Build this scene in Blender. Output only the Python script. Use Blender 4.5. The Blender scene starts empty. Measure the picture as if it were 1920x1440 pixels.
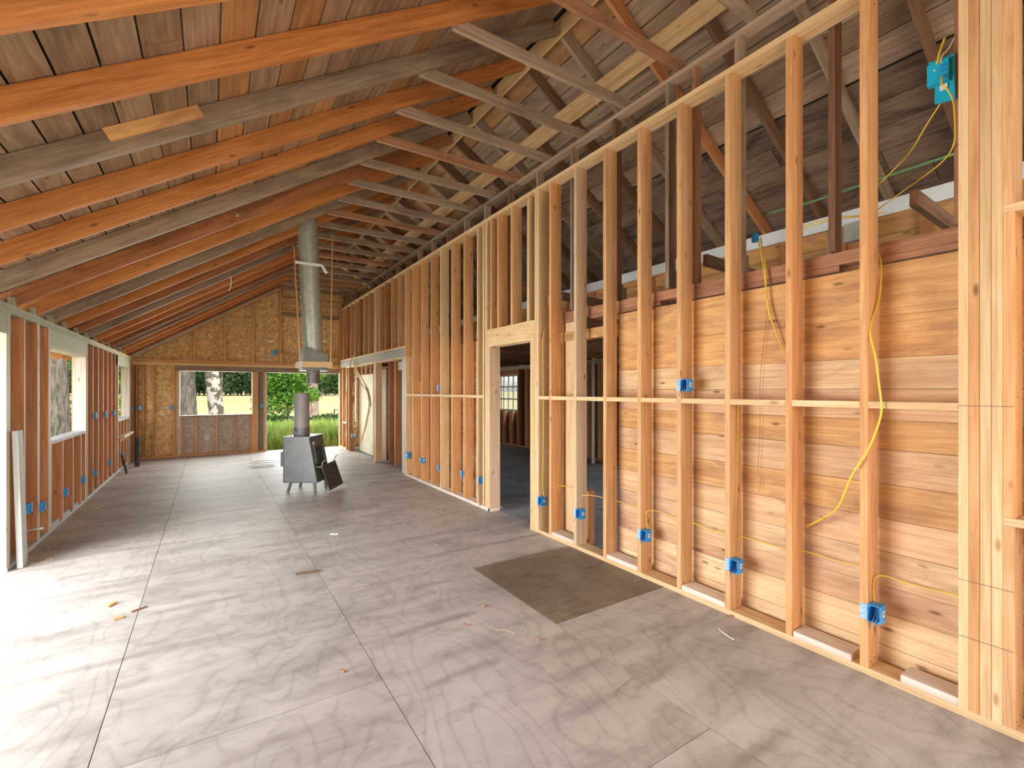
import bpy, math, random
from mathutils import Vector, Matrix
random.seed(7)
D, S = bpy.data, bpy.context.scene
C = S.collection

# ------------------------------------------------------------------ camera, sky, sun, exposure
EYE, YAW, FPX, HORIZON = 1.59, math.radians(32.93), 876.0, 732.5
cd = D.cameras.new('camera'); cam = D.objects.new('camera', cd); C.objects.link(cam)
cam.location = (0, 0, EYE); cam.rotation_euler = (math.radians(90), 0, -YAW)
cd.sensor_width = 36.0; cd.lens = FPX / 1920 * 36.0; cd.shift_y = (HORIZON - 720) / 1920
cd.clip_start = 0.05; cd.clip_end = 2000
S.camera = cam
S.view_settings.view_transform = 'Standard'; S.view_settings.look = 'None'
S.view_settings.gamma = 1.0; S.view_settings.use_curve_mapping = False
S.view_settings.exposure = 1.9

w = D.worlds.new('sky'); S.world = w; w.use_nodes = True
nt = w.node_tree; nt.nodes.clear()
out = nt.nodes.new('ShaderNodeOutputWorld'); bg = nt.nodes.new('ShaderNodeBackground')
sky = nt.nodes.new('ShaderNodeTexSky'); sky.sky_type = 'NISHITA'
sky.sun_disc = False; sky.sun_elevation = math.radians(52); sky.sun_rotation = math.radians(165)
sky.air_density = 1.0; sky.dust_density = 2.5; sky.ozone_density = 1.0
hs = nt.nodes.new('ShaderNodeHueSaturation'); hs.inputs['Saturation'].default_value = 0.45
nt.links.new(sky.outputs[0], hs.inputs['Color']); nt.links.new(hs.outputs[0], bg.inputs[0])
bg.inputs[1].default_value = 0.17
nt.links.new(bg.outputs[0], out.inputs[0])

sd = D.lights.new('sun', 'SUN'); sun = D.objects.new('sun', sd); C.objects.link(sun)
sd.energy = 0.9; sd.angle = math.radians(1.0); sd.color = (1.0, 0.95, 0.86)
sun.rotation_euler = Vector((-0.28, 0.62, -0.95)).to_track_quat('-Z', 'Y').to_euler()

def daylight(name, loc, direction, sx, sy, power, color):
    l = D.lights.new(name, 'AREA'); l.shape = 'RECTANGLE'; l.size = sx; l.size_y = sy
    l.energy = power; l.color = color
    o = D.objects.new(name, l); C.objects.link(o); o.location = loc
    o.rotation_euler = Vector(direction).to_track_quat('-Z', 'Z').to_euler()
    return o
# daylight entering the big side doorway and the rear openings, plus an added near-end fill
daylight('side_doorway_daylight', (-3.6, 3.9, 1.9), (1, -0.05, -0.16), 5.0, 3.2, 240, (0.93, 0.96, 1.0))
daylight('near_end_fill', (0.8, -3.8, 2.1), (0.1, 1, 0.12), 4.6, 3.6, 42, (1.0, 0.97, 0.92))  # added fill lamp; this end is left open to let light in
daylight('rear_doorway_daylight', (2.2, 14.2, 1.15), (0, -1, -0.05), 1.7, 1.9, 36, (0.96, 1.0, 0.95))
daylight('rear_window_daylight', (0.15, 14.2, 1.5), (0, -1, -0.05), 1.4, 1.0, 22, (0.96, 1.0, 0.95))

# ------------------------------------------------------------------ maths for reading real planes
cs, sn = math.cos(YAW), math.sin(YAW)
def on_x(X, u, v):
    t = (u - 960) / FPX; Y = X * (cs - t * sn) / (t * cs + sn); d = X * sn + Y * cs
    return Vector((X, Y, EYE + (HORIZON - v) * d / FPX))
def on_y(Y, u, v):
    t = (u - 960) / FPX; X = Y * (t * cs + sn) / (cs - t * sn); d = X * sn + Y * cs
    return Vector((X, Y, EYE + (HORIZON - v) * d / FPX))
def on_z(Z, u, v):
    d = FPX * (EYE - Z) / (v - HORIZON); r = (u - 960) / FPX * d
    return Vector((d * sn + r * cs, d * cs - r * sn, Z))

# ------------------------------------------------------------------ materials
def mat(name):
    m = D.materials.new(name); m.use_nodes = True
    return m, m.node_tree, m.node_tree.nodes['Principled BSDF']
def N(t, kind, **kw):
    n = t.nodes.new(kind)
    for k, v in kw.items():
        if k in n.inputs.keys(): n.inputs[k].default_value = v
        else: setattr(n, k, v)
    return n
def ramp(t, stops, fac=None):
    r = t.nodes.new('ShaderNodeValToRGB'); e = r.color_ramp.elements
    while len(e) < len(stops): e.new(0.5)
    for i, (p, c) in enumerate(stops):
        e[i].position = p; e[i].color = (c[0], c[1], c[2], 1)
    if fac is not None: t.links.new(fac, r.inputs[0])
    return r
def mix(t, a, b, fac, mode='MIX'):
    m = t.nodes.new('ShaderNodeMix'); m.data_type = 'RGBA'; m.blend_type = mode
    for v, i in ((a, 6), (b, 7)):
        if isinstance(v, (tuple, list)): m.inputs[i].default_value = (v[0], v[1], v[2], 1)
        else: t.links.new(v, m.inputs[i])
    if isinstance(fac, (int, float)): m.inputs[0].default_value = fac
    else: t.links.new(fac, m.inputs[0])
    return m.outputs[2]
def coords(t, scale, rnd=40.0, kind='Object'):
    tc = t.nodes.new('ShaderNodeTexCoord'); oi = t.nodes.new('ShaderNodeObjectInfo')
    mu = t.nodes.new('ShaderNodeMath'); mu.operation = 'MULTIPLY'; mu.inputs[1].default_value = rnd
    t.links.new(oi.outputs['Random'], mu.inputs[0])
    ad = t.nodes.new('ShaderNodeVectorMath'); ad.operation = 'ADD'
    t.links.new(tc.outputs[kind], ad.inputs[0])
    cb = t.nodes.new('ShaderNodeCombineXYZ')
    for i in range(3): t.links.new(mu.outputs[0], cb.inputs[i])
    t.links.new(cb.outputs[0], ad.inputs[1])
    mp = t.nodes.new('ShaderNodeMapping'); mp.inputs['Scale'].default_value = scale
    t.links.new(ad.outputs[0], mp.inputs[0])
    return mp.outputs[0], ad.outputs[0], oi.outputs['Random']

def wood(name, light, dark, knot=(0.16, 0.06, 0.02), stain=None, stain_amt=0.5, grain=1.0, var=0.22, rough=0.62, knots=True, specks=None, warmvar=None):
    m, t, b = mat(name)
    v, raw, rnd = coords(t, (1.0, 16, 16))
    n1 = N(t, 'ShaderNodeTexNoise', Scale=1.6 * grain, Detail=6.0, Roughness=0.62, Distortion=1.1); t.links.new(v, n1.inputs[0])
    mp2 = N(t, 'ShaderNodeMapping'); mp2.inputs['Scale'].default_value = (1.1, 60, 60); t.links.new(raw, mp2.inputs[0])
    n2 = N(t, 'ShaderNodeTexNoise', Scale=1.6, Detail=3.0, Roughness=0.6); t.links.new(mp2.outputs[0], n2.inputs[0])
    mid = tuple((a + c) / 2 for a, c in zip(light, dark))
    r = ramp(t, [(0.30, dark), (0.46, mid), (0.62, light)], n1.outputs[0])
    fine = ramp(t, [(0.35, (0.72, 0.68, 0.64)), (0.6, (1, 1, 1))], n2.outputs[0])
    col = mix(t, r.outputs[0], fine.outputs[0], 0.55, 'MULTIPLY')
    if warmvar:
        rr = N(t, 'ShaderNodeMath', operation='FRACT'); m7 = N(t, 'ShaderNodeMath', operation='MULTIPLY'); m7.inputs[1].default_value = 7.31
        t.links.new(rnd, m7.inputs[0]); t.links.new(m7.outputs[0], rr.inputs[0])
        g = ramp(t, [(0.0, (0, 0, 0)), (1.0, (1, 1, 1))], rr.outputs[0])
        col = mix(t, col, mix(t, col, warmvar, 1.0, 'MULTIPLY'), g.outputs[0])
    if stain:
        n3 = N(t, 'ShaderNodeTexNoise', Scale=1.0, Detail=5.0, Roughness=0.65, Distortion=0.6)
        mp3 = N(t, 'ShaderNodeMapping'); mp3.inputs['Scale'].default_value = (1.5, 5, 5); t.links.new(raw, mp3.inputs[0]); t.links.new(mp3.outputs[0], n3.inputs[0])
        s = ramp(t, [(0.48, (0, 0, 0)), (0.68, (stain_amt,) * 3)], n3.outputs[0])
        col = mix(t, col, stain, s.outputs[0])
    if knots:
        vo = N(t, 'ShaderNodeTexVoronoi', Scale=1.0)
        mp4 = N(t, 'ShaderNodeMapping'); mp4.inputs['Scale'].default_value = (3.0, 9, 9); t.links.new(raw, mp4.inputs[0]); t.links.new(mp4.outputs[0], vo.inputs[0])
        k = ramp(t, [(0.05, (0.8,) * 3), (0.085, (0.45,) * 3), (0.13, (0, 0, 0))], vo.outputs['Distance'])
        col = mix(t, col, knot, k.outputs[0])
    if specks:
        n5 = N(t, 'ShaderNodeTexNoise', Scale=1.0, Detail=8.0, Roughness=0.8)
        mp5 = N(t, 'ShaderNodeMapping'); mp5.inputs['Scale'].default_value = (4, 22, 22); t.links.new(raw, mp5.inputs[0]); t.links.new(mp5.outputs[0], n5.inputs[0])
        s5 = ramp(t, [(0.66, (0, 0, 0)), (0.72, (0.8,) * 3)], n5.outputs[0])
        col = mix(t, col, specks, s5.outputs[0])
    h = N(t, 'ShaderNodeHueSaturation'); t.links.new(col, h.inputs['Color'])
    mr = N(t, 'ShaderNodeMapRange'); mr.inputs[3].default_value = 1 - var; mr.inputs[4].default_value = 1 + var
    t.links.new(rnd, mr.inputs[0]); t.links.new(mr.outputs[0], h.inputs['Value'])
    t.links.new(h.outputs[0], b.inputs['Base Color'])
    b.inputs['Roughness'].default_value = rough; b.inputs['Specular IOR Level'].default_value = 0.25
    bp = N(t, 'ShaderNodeBump', Strength=0.25, Distance=0.004); t.links.new(n2.outputs[0], bp.inputs['Height']); t.links.new(bp.outputs[0], b.inputs['Normal'])
    return m

M = {}
M['fir'] = wood('framing_fir', (0.76, 0.46, 0.23), (0.58, 0.30, 0.13), var=0.13, warmvar=(1.0, 0.86, 0.72))
M['fir_pale'] = wood('pale_fir', (0.80, 0.57, 0.32), (0.66, 0.41, 0.19), knot=(0.42, 0.20, 0.08), var=0.08)
M['fir_white'] = wood('dusty_fir', (0.80, 0.70, 0.60), (0.66, 0.54, 0.44), knot=(0.35, 0.2, 0.12), var=0.08)
M['fir_red'] = wood('red_fir', (0.60, 0.28, 0.12), (0.42, 0.16, 0.06), var=0.14)
M['rafter_orange'] = wood('rafter_orange', (0.66, 0.27, 0.08), (0.42, 0.14, 0.035), var=0.12)
M['rafter_red'] = wood('rafter_red', (0.50, 0.20, 0.08), (0.30, 0.10, 0.04), stain=(0.10, 0.05, 0.03), stain_amt=0.4, var=0.12)
M['weathered'] = wood('weathered_grey', (0.42, 0.31, 0.22), (0.26, 0.18, 0.125), stain=(0.09, 0.06, 0.045), stain_amt=0.5, var=0.15, knots=False)
M['old_dark'] = wood('old_dark', (0.26, 0.14, 0.08), (0.14, 0.07, 0.04), var=0.2, knots=False)
M['old_plate'] = wood('old_plate', (0.60, 0.42, 0.30), (0.42, 0.26, 0.17), var=0.08, knots=False)
M['old_red'] = wood('old_red', (0.48, 0.24, 0.13), (0.30, 0.13, 0.07), stain=(0.16, 0.08, 0.05), stain_amt=0.5, var=0.15)
M['roof_board'] = wood('roof_board', (0.45, 0.33, 0.24), (0.27, 0.18, 0.12), stain=(0.13, 0.075, 0.05), stain_amt=0.55, var=0.2, warmvar=(1.0, 0.9, 0.8))
M['roof_board_warm'] = wood('roof_board_warm', (0.56, 0.30, 0.13), (0.38, 0.18, 0.08), stain=(0.20, 0.10, 0.05), stain_amt=0.5, var=0.15)
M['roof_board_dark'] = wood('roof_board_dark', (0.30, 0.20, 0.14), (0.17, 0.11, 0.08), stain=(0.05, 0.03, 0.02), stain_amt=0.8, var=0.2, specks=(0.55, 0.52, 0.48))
M['plank'] = wood('wall_plank', (0.80, 0.49, 0.215), (0.60, 0.32, 0.12), stain=(0.33, 0.15, 0.08), stain_amt=0.65, var=0.1, warmvar=(1.0, 0.9, 0.8))
M['plank_pale'] = wood('plank_pale', (0.84, 0.62, 0.36), (0.68, 0.42, 0.20), knot=(0.20, 0.07, 0.04), stain=(0.42, 0.21, 0.15), stain_amt=0.65, var=0.12)
M['plank_rose'] = wood('plank_rose', (0.82, 0.53, 0.30), (0.63, 0.36, 0.18), stain=(0.36, 0.17, 0.12), stain_amt=0.55, var=0.1)
M['purlin'] = wood('purlin_light', (0.78, 0.52, 0.27), (0.58, 0.33, 0.14), stain=(0.35, 0.18, 0.08), stain_amt=0.4, var=0.08)
M['fir_mid'] = wood('dusty_tan_fir', (0.74, 0.52, 0.34), (0.60, 0.39, 0.24), var=0.06)
M['pale_edge'] = wood('pale_edge', (0.72, 0.70, 0.56), (0.58, 0.56, 0.43), var=0.08)
M['green_wood'] = wood('treated_wood', (0.52, 0.54, 0.38), (0.38, 0.39, 0.26), knot=(0.2, 0.16, 0.1), var=0.08)
M['grey_wood'] = wood('grey_header', (0.42, 0.40, 0.33), (0.28, 0.26, 0.21), var=0.08, knots=False)
M['grey_white'] = wood('grey_white_board', (0.62, 0.63, 0.60), (0.50, 0.50, 0.46), knot=(0.3, 0.28, 0.25), var=0.05)

def osb(name, tint):
    m, t, b = mat(name)
    v, raw, rnd = coords(t, (1, 1, 1))
    wn = N(t, 'ShaderNodeTexNoise', Scale=9.0, Detail=2.0); t.links.new(v, wn.inputs[0])
    dv = mix(t, v, wn.outputs['Color'], 0.10)
    vo = N(t, 'ShaderNodeTexVoronoi', Scale=1.0); mp = N(t, 'ShaderNodeMapping'); mp.inputs['Scale'].default_value = (30, 30, 13); mp.inputs['Rotation'].default_value = (0.3, 0.5, 0.2)
    t.links.new(dv, mp.inputs[0]); t.links.new(mp.outputs[0], vo.inputs[0])
    vo2 = N(t, 'ShaderNodeTexVoronoi', Scale=1.0); mp2 = N(t, 'ShaderNodeMapping'); mp2.inputs['Scale'].default_value = (14, 14, 46); mp2.inputs['Rotation'].default_value = (0, -0.7, 0)
    t.links.new(dv, mp2.inputs[0]); t.links.new(mp2.outputs[0], vo2.inputs[0])
    a = N(t, 'ShaderNodeSeparateColor'); t.links.new(vo.outputs['Color'], a.inputs[0])
    c = N(t, 'ShaderNodeSeparateColor'); t.links.new(vo2.outputs['Color'], c.inputs[0])
    ad = N(t, 'ShaderNodeMath', operation='ADD'); t.links.new(a.outputs[0], ad.inputs[0]); t.links.new(c.outputs[0], ad.inputs[1])
    hf = N(t, 'ShaderNodeMath', operation='MULTIPLY'); hf.inputs[1].default_value = 0.5; t.links.new(ad.outputs[0], hf.inputs[0])
    L, K = tint
    r = ramp(t, [(0.1, K), (0.45, tuple((x + y) / 2 for x, y in zip(L, K))), (0.85, L)], hf.outputs[0])
    t.links.new(r.outputs[0], b.inputs['Base Color']); b.inputs['Roughness'].default_value = 0.7
    return m
M['osb'] = osb('osb_board', ((0.90, 0.62, 0.29), (0.50, 0.27, 0.09)))
M['osb_grey'] = osb('osb_dusty', ((0.66, 0.56, 0.46), (0.42, 0.32, 0.25)))

def plain(name, c, rough=0.5, metal=0.0, spec=0.5, noise=0.0, nscale=8.0, c2=None):
    m, t, b = mat(name)
    if noise or c2:
        v, raw, rnd = coords(t, (1, 1, 1), 10)
        n = N(t, 'ShaderNodeTexNoise', Scale=nscale, Detail=6.0, Roughness=0.65); t.links.new(v, n.inputs[0])
        d = c2 or tuple(x * (1 - noise) for x in c)
        r = ramp(t, [(0.35, d), (0.62, c)], n.outputs[0]); t.links.new(r.outputs[0], b.inputs['Base Color'])
    else: b.inputs['Base Color'].default_value = (c[0], c[1], c[2], 1)
    b.inputs['Roughness'].default_value = rough; b.inputs['Metallic'].default_value = metal
    b.inputs['Specular IOR Level'].default_value = spec
    return m
M['blue'] = plain('blue_plastic', (0.02, 0.27, 0.62), 0.35)
M['cyan'] = plain('cyan_plastic', (0.01, 0.45, 0.66), 0.35)
M['blue_pale'] = plain('pale_blue_plastic', (0.42, 0.60, 0.72), 0.5, noise=0.4, nscale=60)
M['sticker'] = plain('white_sticker', (0.8, 0.8, 0.78), 0.5)
M['print'] = plain('black_print', (0.05, 0.045, 0.04), 0.7)
M['print_brown'] = plain('faded_print', (0.20, 0.11, 0.05), 0.7)
M['yellow'] = plain('yellow_cable', (0.80, 0.55, 0.05), 0.4)
M['cream'] = plain('cream_cable', (0.78, 0.68, 0.42), 0.45)
M['black'] = plain('black_rubber', (0.03, 0.03, 0.03), 0.5)
M['wire_dark'] = plain('dark_wire', (0.13, 0.07, 0.05), 0.6)
M['wire_grey'] = plain('grey_wire', (0.35, 0.36, 0.36), 0.4, metal=0.6)
M['galv'] = plain('galvanised_steel', (0.52, 0.54, 0.48), 0.45, metal=0.35, noise=0.25, nscale=14)
M['galv_dark'] = plain('grey_sheet_metal', (0.20, 0.20, 0.17), 0.5, metal=0.5, noise=0.3)
M['strip'] = plain('bright_metal_strip', (0.88, 0.92, 0.93), 0.4, metal=0.0, noise=0.15, nscale=3)
M['stove'] = plain('stove_steel', (0.21, 0.21, 0.205), 0.45, metal=0.55, noise=0.22, nscale=5)
M['stove_pipe'] = plain('stove_pipe_grey', (0.36, 0.33, 0.32), 0.6, metal=0.3, noise=0.2, nscale=7)
M['rust'] = plain('sooty_iron', (0.10, 0.07, 0.05), 0.75, metal=0.2, noise=0.5, nscale=18, c2=(0.035, 0.03, 0.03))
M['ash'] = plain('firebrick_ash', (0.42, 0.22, 0.12), 0.9, noise=0.5, nscale=12)
M['white_paint'] = plain('white_paint', (0.85, 0.85, 0.82), 0.5)
M['green_strap'] = plain('green_strap', (0.16, 0.34, 0.14), 0.6)
M['red'] = plain('red_tag', (0.6, 0.05, 0.03), 0.5)
M['bare_ply'] = plain('bare_plywood', (0.78, 0.68, 0.48), 0.7, noise=0.18, nscale=3)
M['subfloor'] = plain('dark_gap', (0.02, 0.018, 0.016), 0.9)
M['copper'] = plain('threaded_rod', (0.62, 0.38, 0.20), 0.45, metal=0.5)

def floor_ply(name, light, dark, blue=0.0):
    m, t, b = mat(name)
    v, raw, rnd = coords(t, (1, 1, 1), 30)
    # contour figure of rotary-cut veneer: rings of a low, stretched noise
    mp = N(t, 'ShaderNodeMapping'); mp.inputs['Scale'].default_value = (0.5, 3.2, 1); t.links.new(v, mp.inputs[0])
    n = N(t, 'ShaderNodeTexNoise', Scale=1.3, Detail=2.6, Roughness=0.5, Distortion=0.3); t.links.new(mp.outputs[0], n.inputs[0])
    mu = N(t, 'ShaderNodeMath', operation='MULTIPLY'); mu.inputs[1].default_value = 17.0; t.links.new(n.outputs[0], mu.inputs[0])
    fr = N(t, 'ShaderNodeMath', operation='PINGPONG'); fr.inputs[1].default_value = 0.5; t.links.new(mu.outputs[0], fr.inputs[0])
    ring = ramp(t, [(0.0, (0.80, 0.78, 0.76)), (0.16, (0.97,) * 3), (1.0, (1, 1, 1))], fr.outputs[0])
    big = N(t, 'ShaderNodeTexNoise', Scale=1.1, Detail=8.0, Roughness=0.7, Distortion=0.1)
    tc = N(t, 'ShaderNodeTexCoord'); geo = N(t, 'ShaderNodeNewGeometry'); t.links.new(geo.outputs['Position'], big.inputs[0])
    base = ramp(t, [(0.32, dark), (0.50, tuple(x * 0.42 + y * 0.58 for x, y in zip(dark, light))), (0.66, light)], big.outputs[0])
    col = mix(t, base.outputs[0], ring.outputs[0], 0.75, 'MULTIPLY')
    # streaks of weathered grain
    mp2 = N(t, 'ShaderNodeMapping'); mp2.inputs['Scale'].default_value = (4, 70, 1); t.links.new(v, mp2.inputs[0])
    n2 = N(t, 'ShaderNodeTexNoise', Scale=1.0, Detail=5.0, Roughness=0.7); t.links.new(mp2.outputs[0], n2.inputs[0])
    st = ramp(t, [(0.34, (0.66, 0.65, 0.64)), (0.54, (1, 1, 1))], n2.outputs[0])
    col = mix(t, col, st.outputs[0], 0.85, 'MULTIPLY')
    # dirt blotches and pale plaster marks
    n3 = N(t, 'ShaderNodeTexNoise', Scale=3.6, Detail=10.0, Roughness=0.8, Distortion=0.1); t.links.new(geo.outputs['Position'], n3.inputs[0])
    d3 = ramp(t, [(0.54, (0, 0, 0)), (0.74, (0.6,) * 3)], n3.outputs[0])
    col = mix(t, col, tuple(x * 0.42 for x in dark), d3.outputs[0])
    n4 = N(t, 'ShaderNodeTexNoise', Scale=9.0, Detail=6.0, Roughness=0.7); t.links.new(geo.outputs['Position'], n4.inputs[0])
    d4 = ramp(t, [(0.66, (0, 0, 0)), (0.73, (0.35,) * 3)], n4.outputs[0])
    col = mix(t, col, (0.72, 0.69, 0.66), d4.outputs[0])
    # water stains that follow the joists under the sheets
    sx = N(t, 'ShaderNodeSeparateXYZ'); t.links.new(geo.outputs['Position'], sx.inputs[0])
    wob = N(t, 'ShaderNodeMath', operation='MULTIPLY_ADD'); wob.inputs[1].default_value = 0.16; t.links.new(n3.outputs[0], wob.inputs[0]); t.links.new(sx.outputs[1], wob.inputs[2])
    pp = N(t, 'ShaderNodeMath', operation='PINGPONG'); pp.inputs[1].default_value = 0.305; t.links.new(wob.outputs[0], pp.inputs[0])
    bd = ramp(t, [(0.0, (1, 1, 1)), (0.05, (0, 0, 0))], pp.outputs[0])
    n6 = N(t, 'ShaderNodeTexNoise', Scale=1.1, Detail=3.0); t.links.new(geo.outputs['Position'], n6.inputs[0])
    g6 = ramp(t, [(0.48, (0, 0, 0)), (0.60, (0.5,) * 3)], n6.outputs[0])
    mb = mix(t, bd.outputs[0], g6.outputs[0], 1.0, 'MULTIPLY')
    col = mix(t, col, (0.15, 0.105, 0.09), mb)
    vo = N(t, 'ShaderNodeTexVoronoi', Scale=1.0); mp5 = N(t, 'ShaderNodeMapping'); mp5.inputs['Scale'].default_value = (2.0, 3.6, 1); t.links.new(v, mp5.inputs[0]); t.links.new(mp5.outputs[0], vo.inputs[0])
    kk = ramp(t, [(0.03, (0.35,) * 3), (0.07, (0.08,) * 3), (0.09, (0.22,) * 3), (0.11, (0, 0, 0))], vo.outputs['Distance'])
    col = mix(t, col, tuple(x * 0.5 for x in dark), kk.outputs[0])
    h = N(t, 'ShaderNodeHueSaturation'); mr = N(t, 'ShaderNodeMapRange'); mr.inputs[3].default_value = 0.94; mr.inputs[4].default_value = 1.05
    t.links.new(rnd, mr.inputs[0]); t.links.new(mr.outputs[0], h.inputs['Value']); t.links.new(col, h.inputs['Color'])
    t.links.new(h.outputs[0], b.inputs['Base Color'])
    b.inputs['Roughness'].default_value = 0.58; b.inputs['Specular IOR Level'].default_value = 0.35
    bp = N(t, 'ShaderNodeBump', Strength=0.15, Distance=0.003); t.links.new(n2.outputs[0], bp.inputs['Height']); t.links.new(bp.outputs[0], b.inputs['Normal'])
    return m
M['ply'] = floor_ply('floor_plywood', (0.53, 0.48, 0.43), (0.37, 0.33, 0.29))
M['ply_dark'] = floor_ply('floor_plywood_dark', (0.30, 0.23, 0.155), (0.15, 0.115, 0.085))
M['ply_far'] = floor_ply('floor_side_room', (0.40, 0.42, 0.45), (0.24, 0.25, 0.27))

def bark(name, a, c, scale, white=None):
    m, t, b = mat(name)
    v, raw, rnd = coords(t, scale, 20)
    n = N(t, 'ShaderNodeTexNoise', Scale=1.0, Detail=7.0, Roughness=0.7, Distortion=0.7); t.links.new(v, n.inputs[0])
    r = ramp(t, [(0.38, c), (0.6, a)], n.outputs[0]); col = r.outputs[0]
    if white:
        n2 = N(t, 'ShaderNodeTexNoise', Scale=4.0, Detail=5.0, Roughness=0.6); t.links.new(raw, n2.inputs[0])
        s = ramp(t, [(0.48, (0, 0, 0)), (0.53, (1, 1, 1))], n2.outputs[0]); col = mix(t, col, white, s.outputs[0])
    t.links.new(col, b.inputs['Base Color']); b.inputs['Roughness'].default_value = 0.9
    bp = N(t, 'ShaderNodeBump', Strength=1.0, Distance=0.04); t.links.new(n.outputs[0], bp.inputs['Height']); t.links.new(bp.outputs[0], b.inputs['Normal'])
    return m
M['bark'] = bark('grey_bark', (0.17, 0.14, 0.11), (0.04, 0.032, 0.025), (14, 14, 3))
M['birch'] = bark('birch_bark', (0.13, 0.10, 0.07), (0.05, 0.04, 0.03), (8, 8, 5), white=(0.42, 0.38, 0.34))
M['pale_bark'] = bark('pale_bark', (0.36, 0.27, 0.20), (0.12, 0.085, 0.06), (9, 9, 3))
def leafmat(name, a, c):
    m, t, b = mat(name)
    v, raw, rnd = coords(t, (1, 1, 1), 20)
    n = N(t, 'ShaderNodeTexNoise', Scale=2.3, Detail=4.0); t.links.new(v, n.inputs[0])
    r = ramp(t, [(0.4, c), (0.6, a)], n.outputs[0]); t.links.new(r.outputs[0], b.inputs['Base Color'])
    b.inputs['Roughness'].default_value = 0.6
    tr = N(t, 'ShaderNodeBsdfTranslucent'); t.links.new(r.outputs[0], tr.inputs[0])
    mx = N(t, 'ShaderNodeMixShader'); mx.inputs[0].default_value = 0.4
    o = [x for x in t.nodes if x.type == 'OUTPUT_MATERIAL'][0]
    t.links.new(b.outputs[0], mx.inputs[1]); t.links.new(tr.outputs[0], mx.inputs[2]); t.links.new(mx.outputs[0], o.inputs[0])
    return m
M['leaf'] = leafmat('bright_leaf', (0.18, 0.36, 0.035), (0.06, 0.17, 0.015))
M['leaf_dark'] = leafmat('dark_leaf', (0.08, 0.17, 0.03), (0.02, 0.06, 0.012))
M['conifer'] = leafmat('conifer_green', (0.10, 0.17, 0.055), (0.03, 0.07, 0.03))
M['grass'] = leafmat('tall_grass', (0.62, 0.66, 0.20), (0.22, 0.40, 0.05))
M['grass_dry'] = leafmat('dry_grass', (0.62, 0.55, 0.26), (0.36, 0.38, 0.12))
m, t, b = mat('field_ground')
geo = N(t, 'ShaderNodeNewGeometry'); mp = N(t, 'ShaderNodeMapping'); mp.inputs['Scale'].default_value = (0.012, 0.05, 0.05); t.links.new(geo.outputs['Position'], mp.inputs[0])
n = N(t, 'ShaderNodeTexNoise', Scale=1.0, Detail=5.0, Roughness=0.6); t.links.new(mp.outputs[0], n.inputs[0])
r = ramp(t, [(0.38, (0.26, 0.27, 0.08)), (0.5, (0.37, 0.34, 0.17)), (0.6, (0.35, 0.26, 0.17))], n.outputs[0])
n2 = N(t, 'ShaderNodeTexNoise', Scale=6.0, Detail=6.0); t.links.new(geo.outputs['Position'], n2.inputs[0])
r2 = ramp(t, [(0.35, (0.6,) * 3), (0.6, (1,) * 3)], n2.outputs[0])
t.links.new(mix(t, r.outputs[0], r2.outputs[0], 0.6, 'MULTIPLY'), b.inputs['Base Color']); b.inputs['Roughness'].default_value = 0.95
b.inputs['Specular IOR Level'].default_value = 0.0
M['field'] = m

# ------------------------------------------------------------------ geometry helpers
def link(name, mesh, m=None, parent=None):
    if m is not None and not mesh.materials: mesh.materials.append(m)
    o = D.objects.new(name, mesh); C.objects.link(o)
    if parent is not None: o.parent = parent
    return o
def tag(o, label, cat, group=None):
    o['label'] = label; o['category'] = cat
    if group: o['group'] = group
    return o
def empty(name, loc=(0, 0, 0), rz=0.0):
    o = D.objects.new(name, None); C.objects.link(o); o.location = loc; o.rotation_euler = (0, 0, rz); return o
def thing(name, label, cat, loc=(0, 0, 0), rz=0.0, group=None): return tag(empty(name, loc, rz), label, cat, group)
def struct(name): o = empty(name); o['kind'] = 'structure'; return o
F6 = [(0, 2, 3, 1), (4, 5, 7, 6), (0, 1, 5, 4), (2, 6, 7, 3), (0, 4, 6, 2), (1, 3, 7, 5)]
def boxmesh(name, lx, ly, lz):
    me = D.meshes.new(name)
    vs = [(sx * lx / 2, sy * ly / 2, sz * lz / 2) for sx in (-1, 1) for sy in (-1, 1) for sz in (-1, 1)]
    me.from_pydata(vs, [], [(0, 1, 3, 2), (4, 6, 7, 5), (0, 4, 5, 1), (2, 3, 7, 6), (0, 2, 6, 4), (1, 5, 7, 3)]); me.update()
    return me
def bx(name, x, y, z, m, parent=None):
    """axis-aligned timber; its local X runs along its longest side so the grain does too"""
    lo = (min(x), min(y), min(z)); hi = (max(x), max(y), max(z)); dm = [h - l for h, l in zip(hi, lo)]
    a = dm.index(max(dm)); b, c = (a + 1) % 3, (a + 2) % 3
    me = boxmesh(name, dm[a], dm[b], dm[c]); o = link(name, me, m, parent)
    R = Matrix(((0, 0, 0), (0, 0, 0), (0, 0, 0))); R[a][0] = 1; R[b][1] = 1; R[c][2] = 1
    T = R.to_4x4(); T.translation = [(l + h) / 2 for l, h in zip(lo, hi)]
    o.matrix_basis = T
    return o
def beam(name, p0, p1, wy, wz, m, parent=None, side=Vector((0, 1, 0)), roll=0.0):
    """timber from p0 to p1; wy is the size along `side`"""
    p0, p1 = Vector(p0), Vector(p1); ax = (p1 - p0).normalized(); sy = (side - ax * side.dot(ax)).normalized(); sz = ax.cross(sy)
    if roll: q = Matrix.Rotation(roll, 3, ax); sy = q @ sy; sz = q @ sz
    R = Matrix((ax, sy, sz)).transposed().to_4x4(); R.translation = (p0 + p1) / 2
    o = link(name, boxmesh(name, (p1 - p0).length, wy, wz), m, parent); o.matrix_basis = R
    return o
def poly_mesh(name, vs, fs, m, parent=None, smooth=False):
    me = D.meshes.new(name); me.from_pydata([tuple(v) for v in vs], [], fs); me.update()
    if smooth:
        for p in me.polygons: p.use_smooth = True
    return link(name, me, m, parent)
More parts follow.
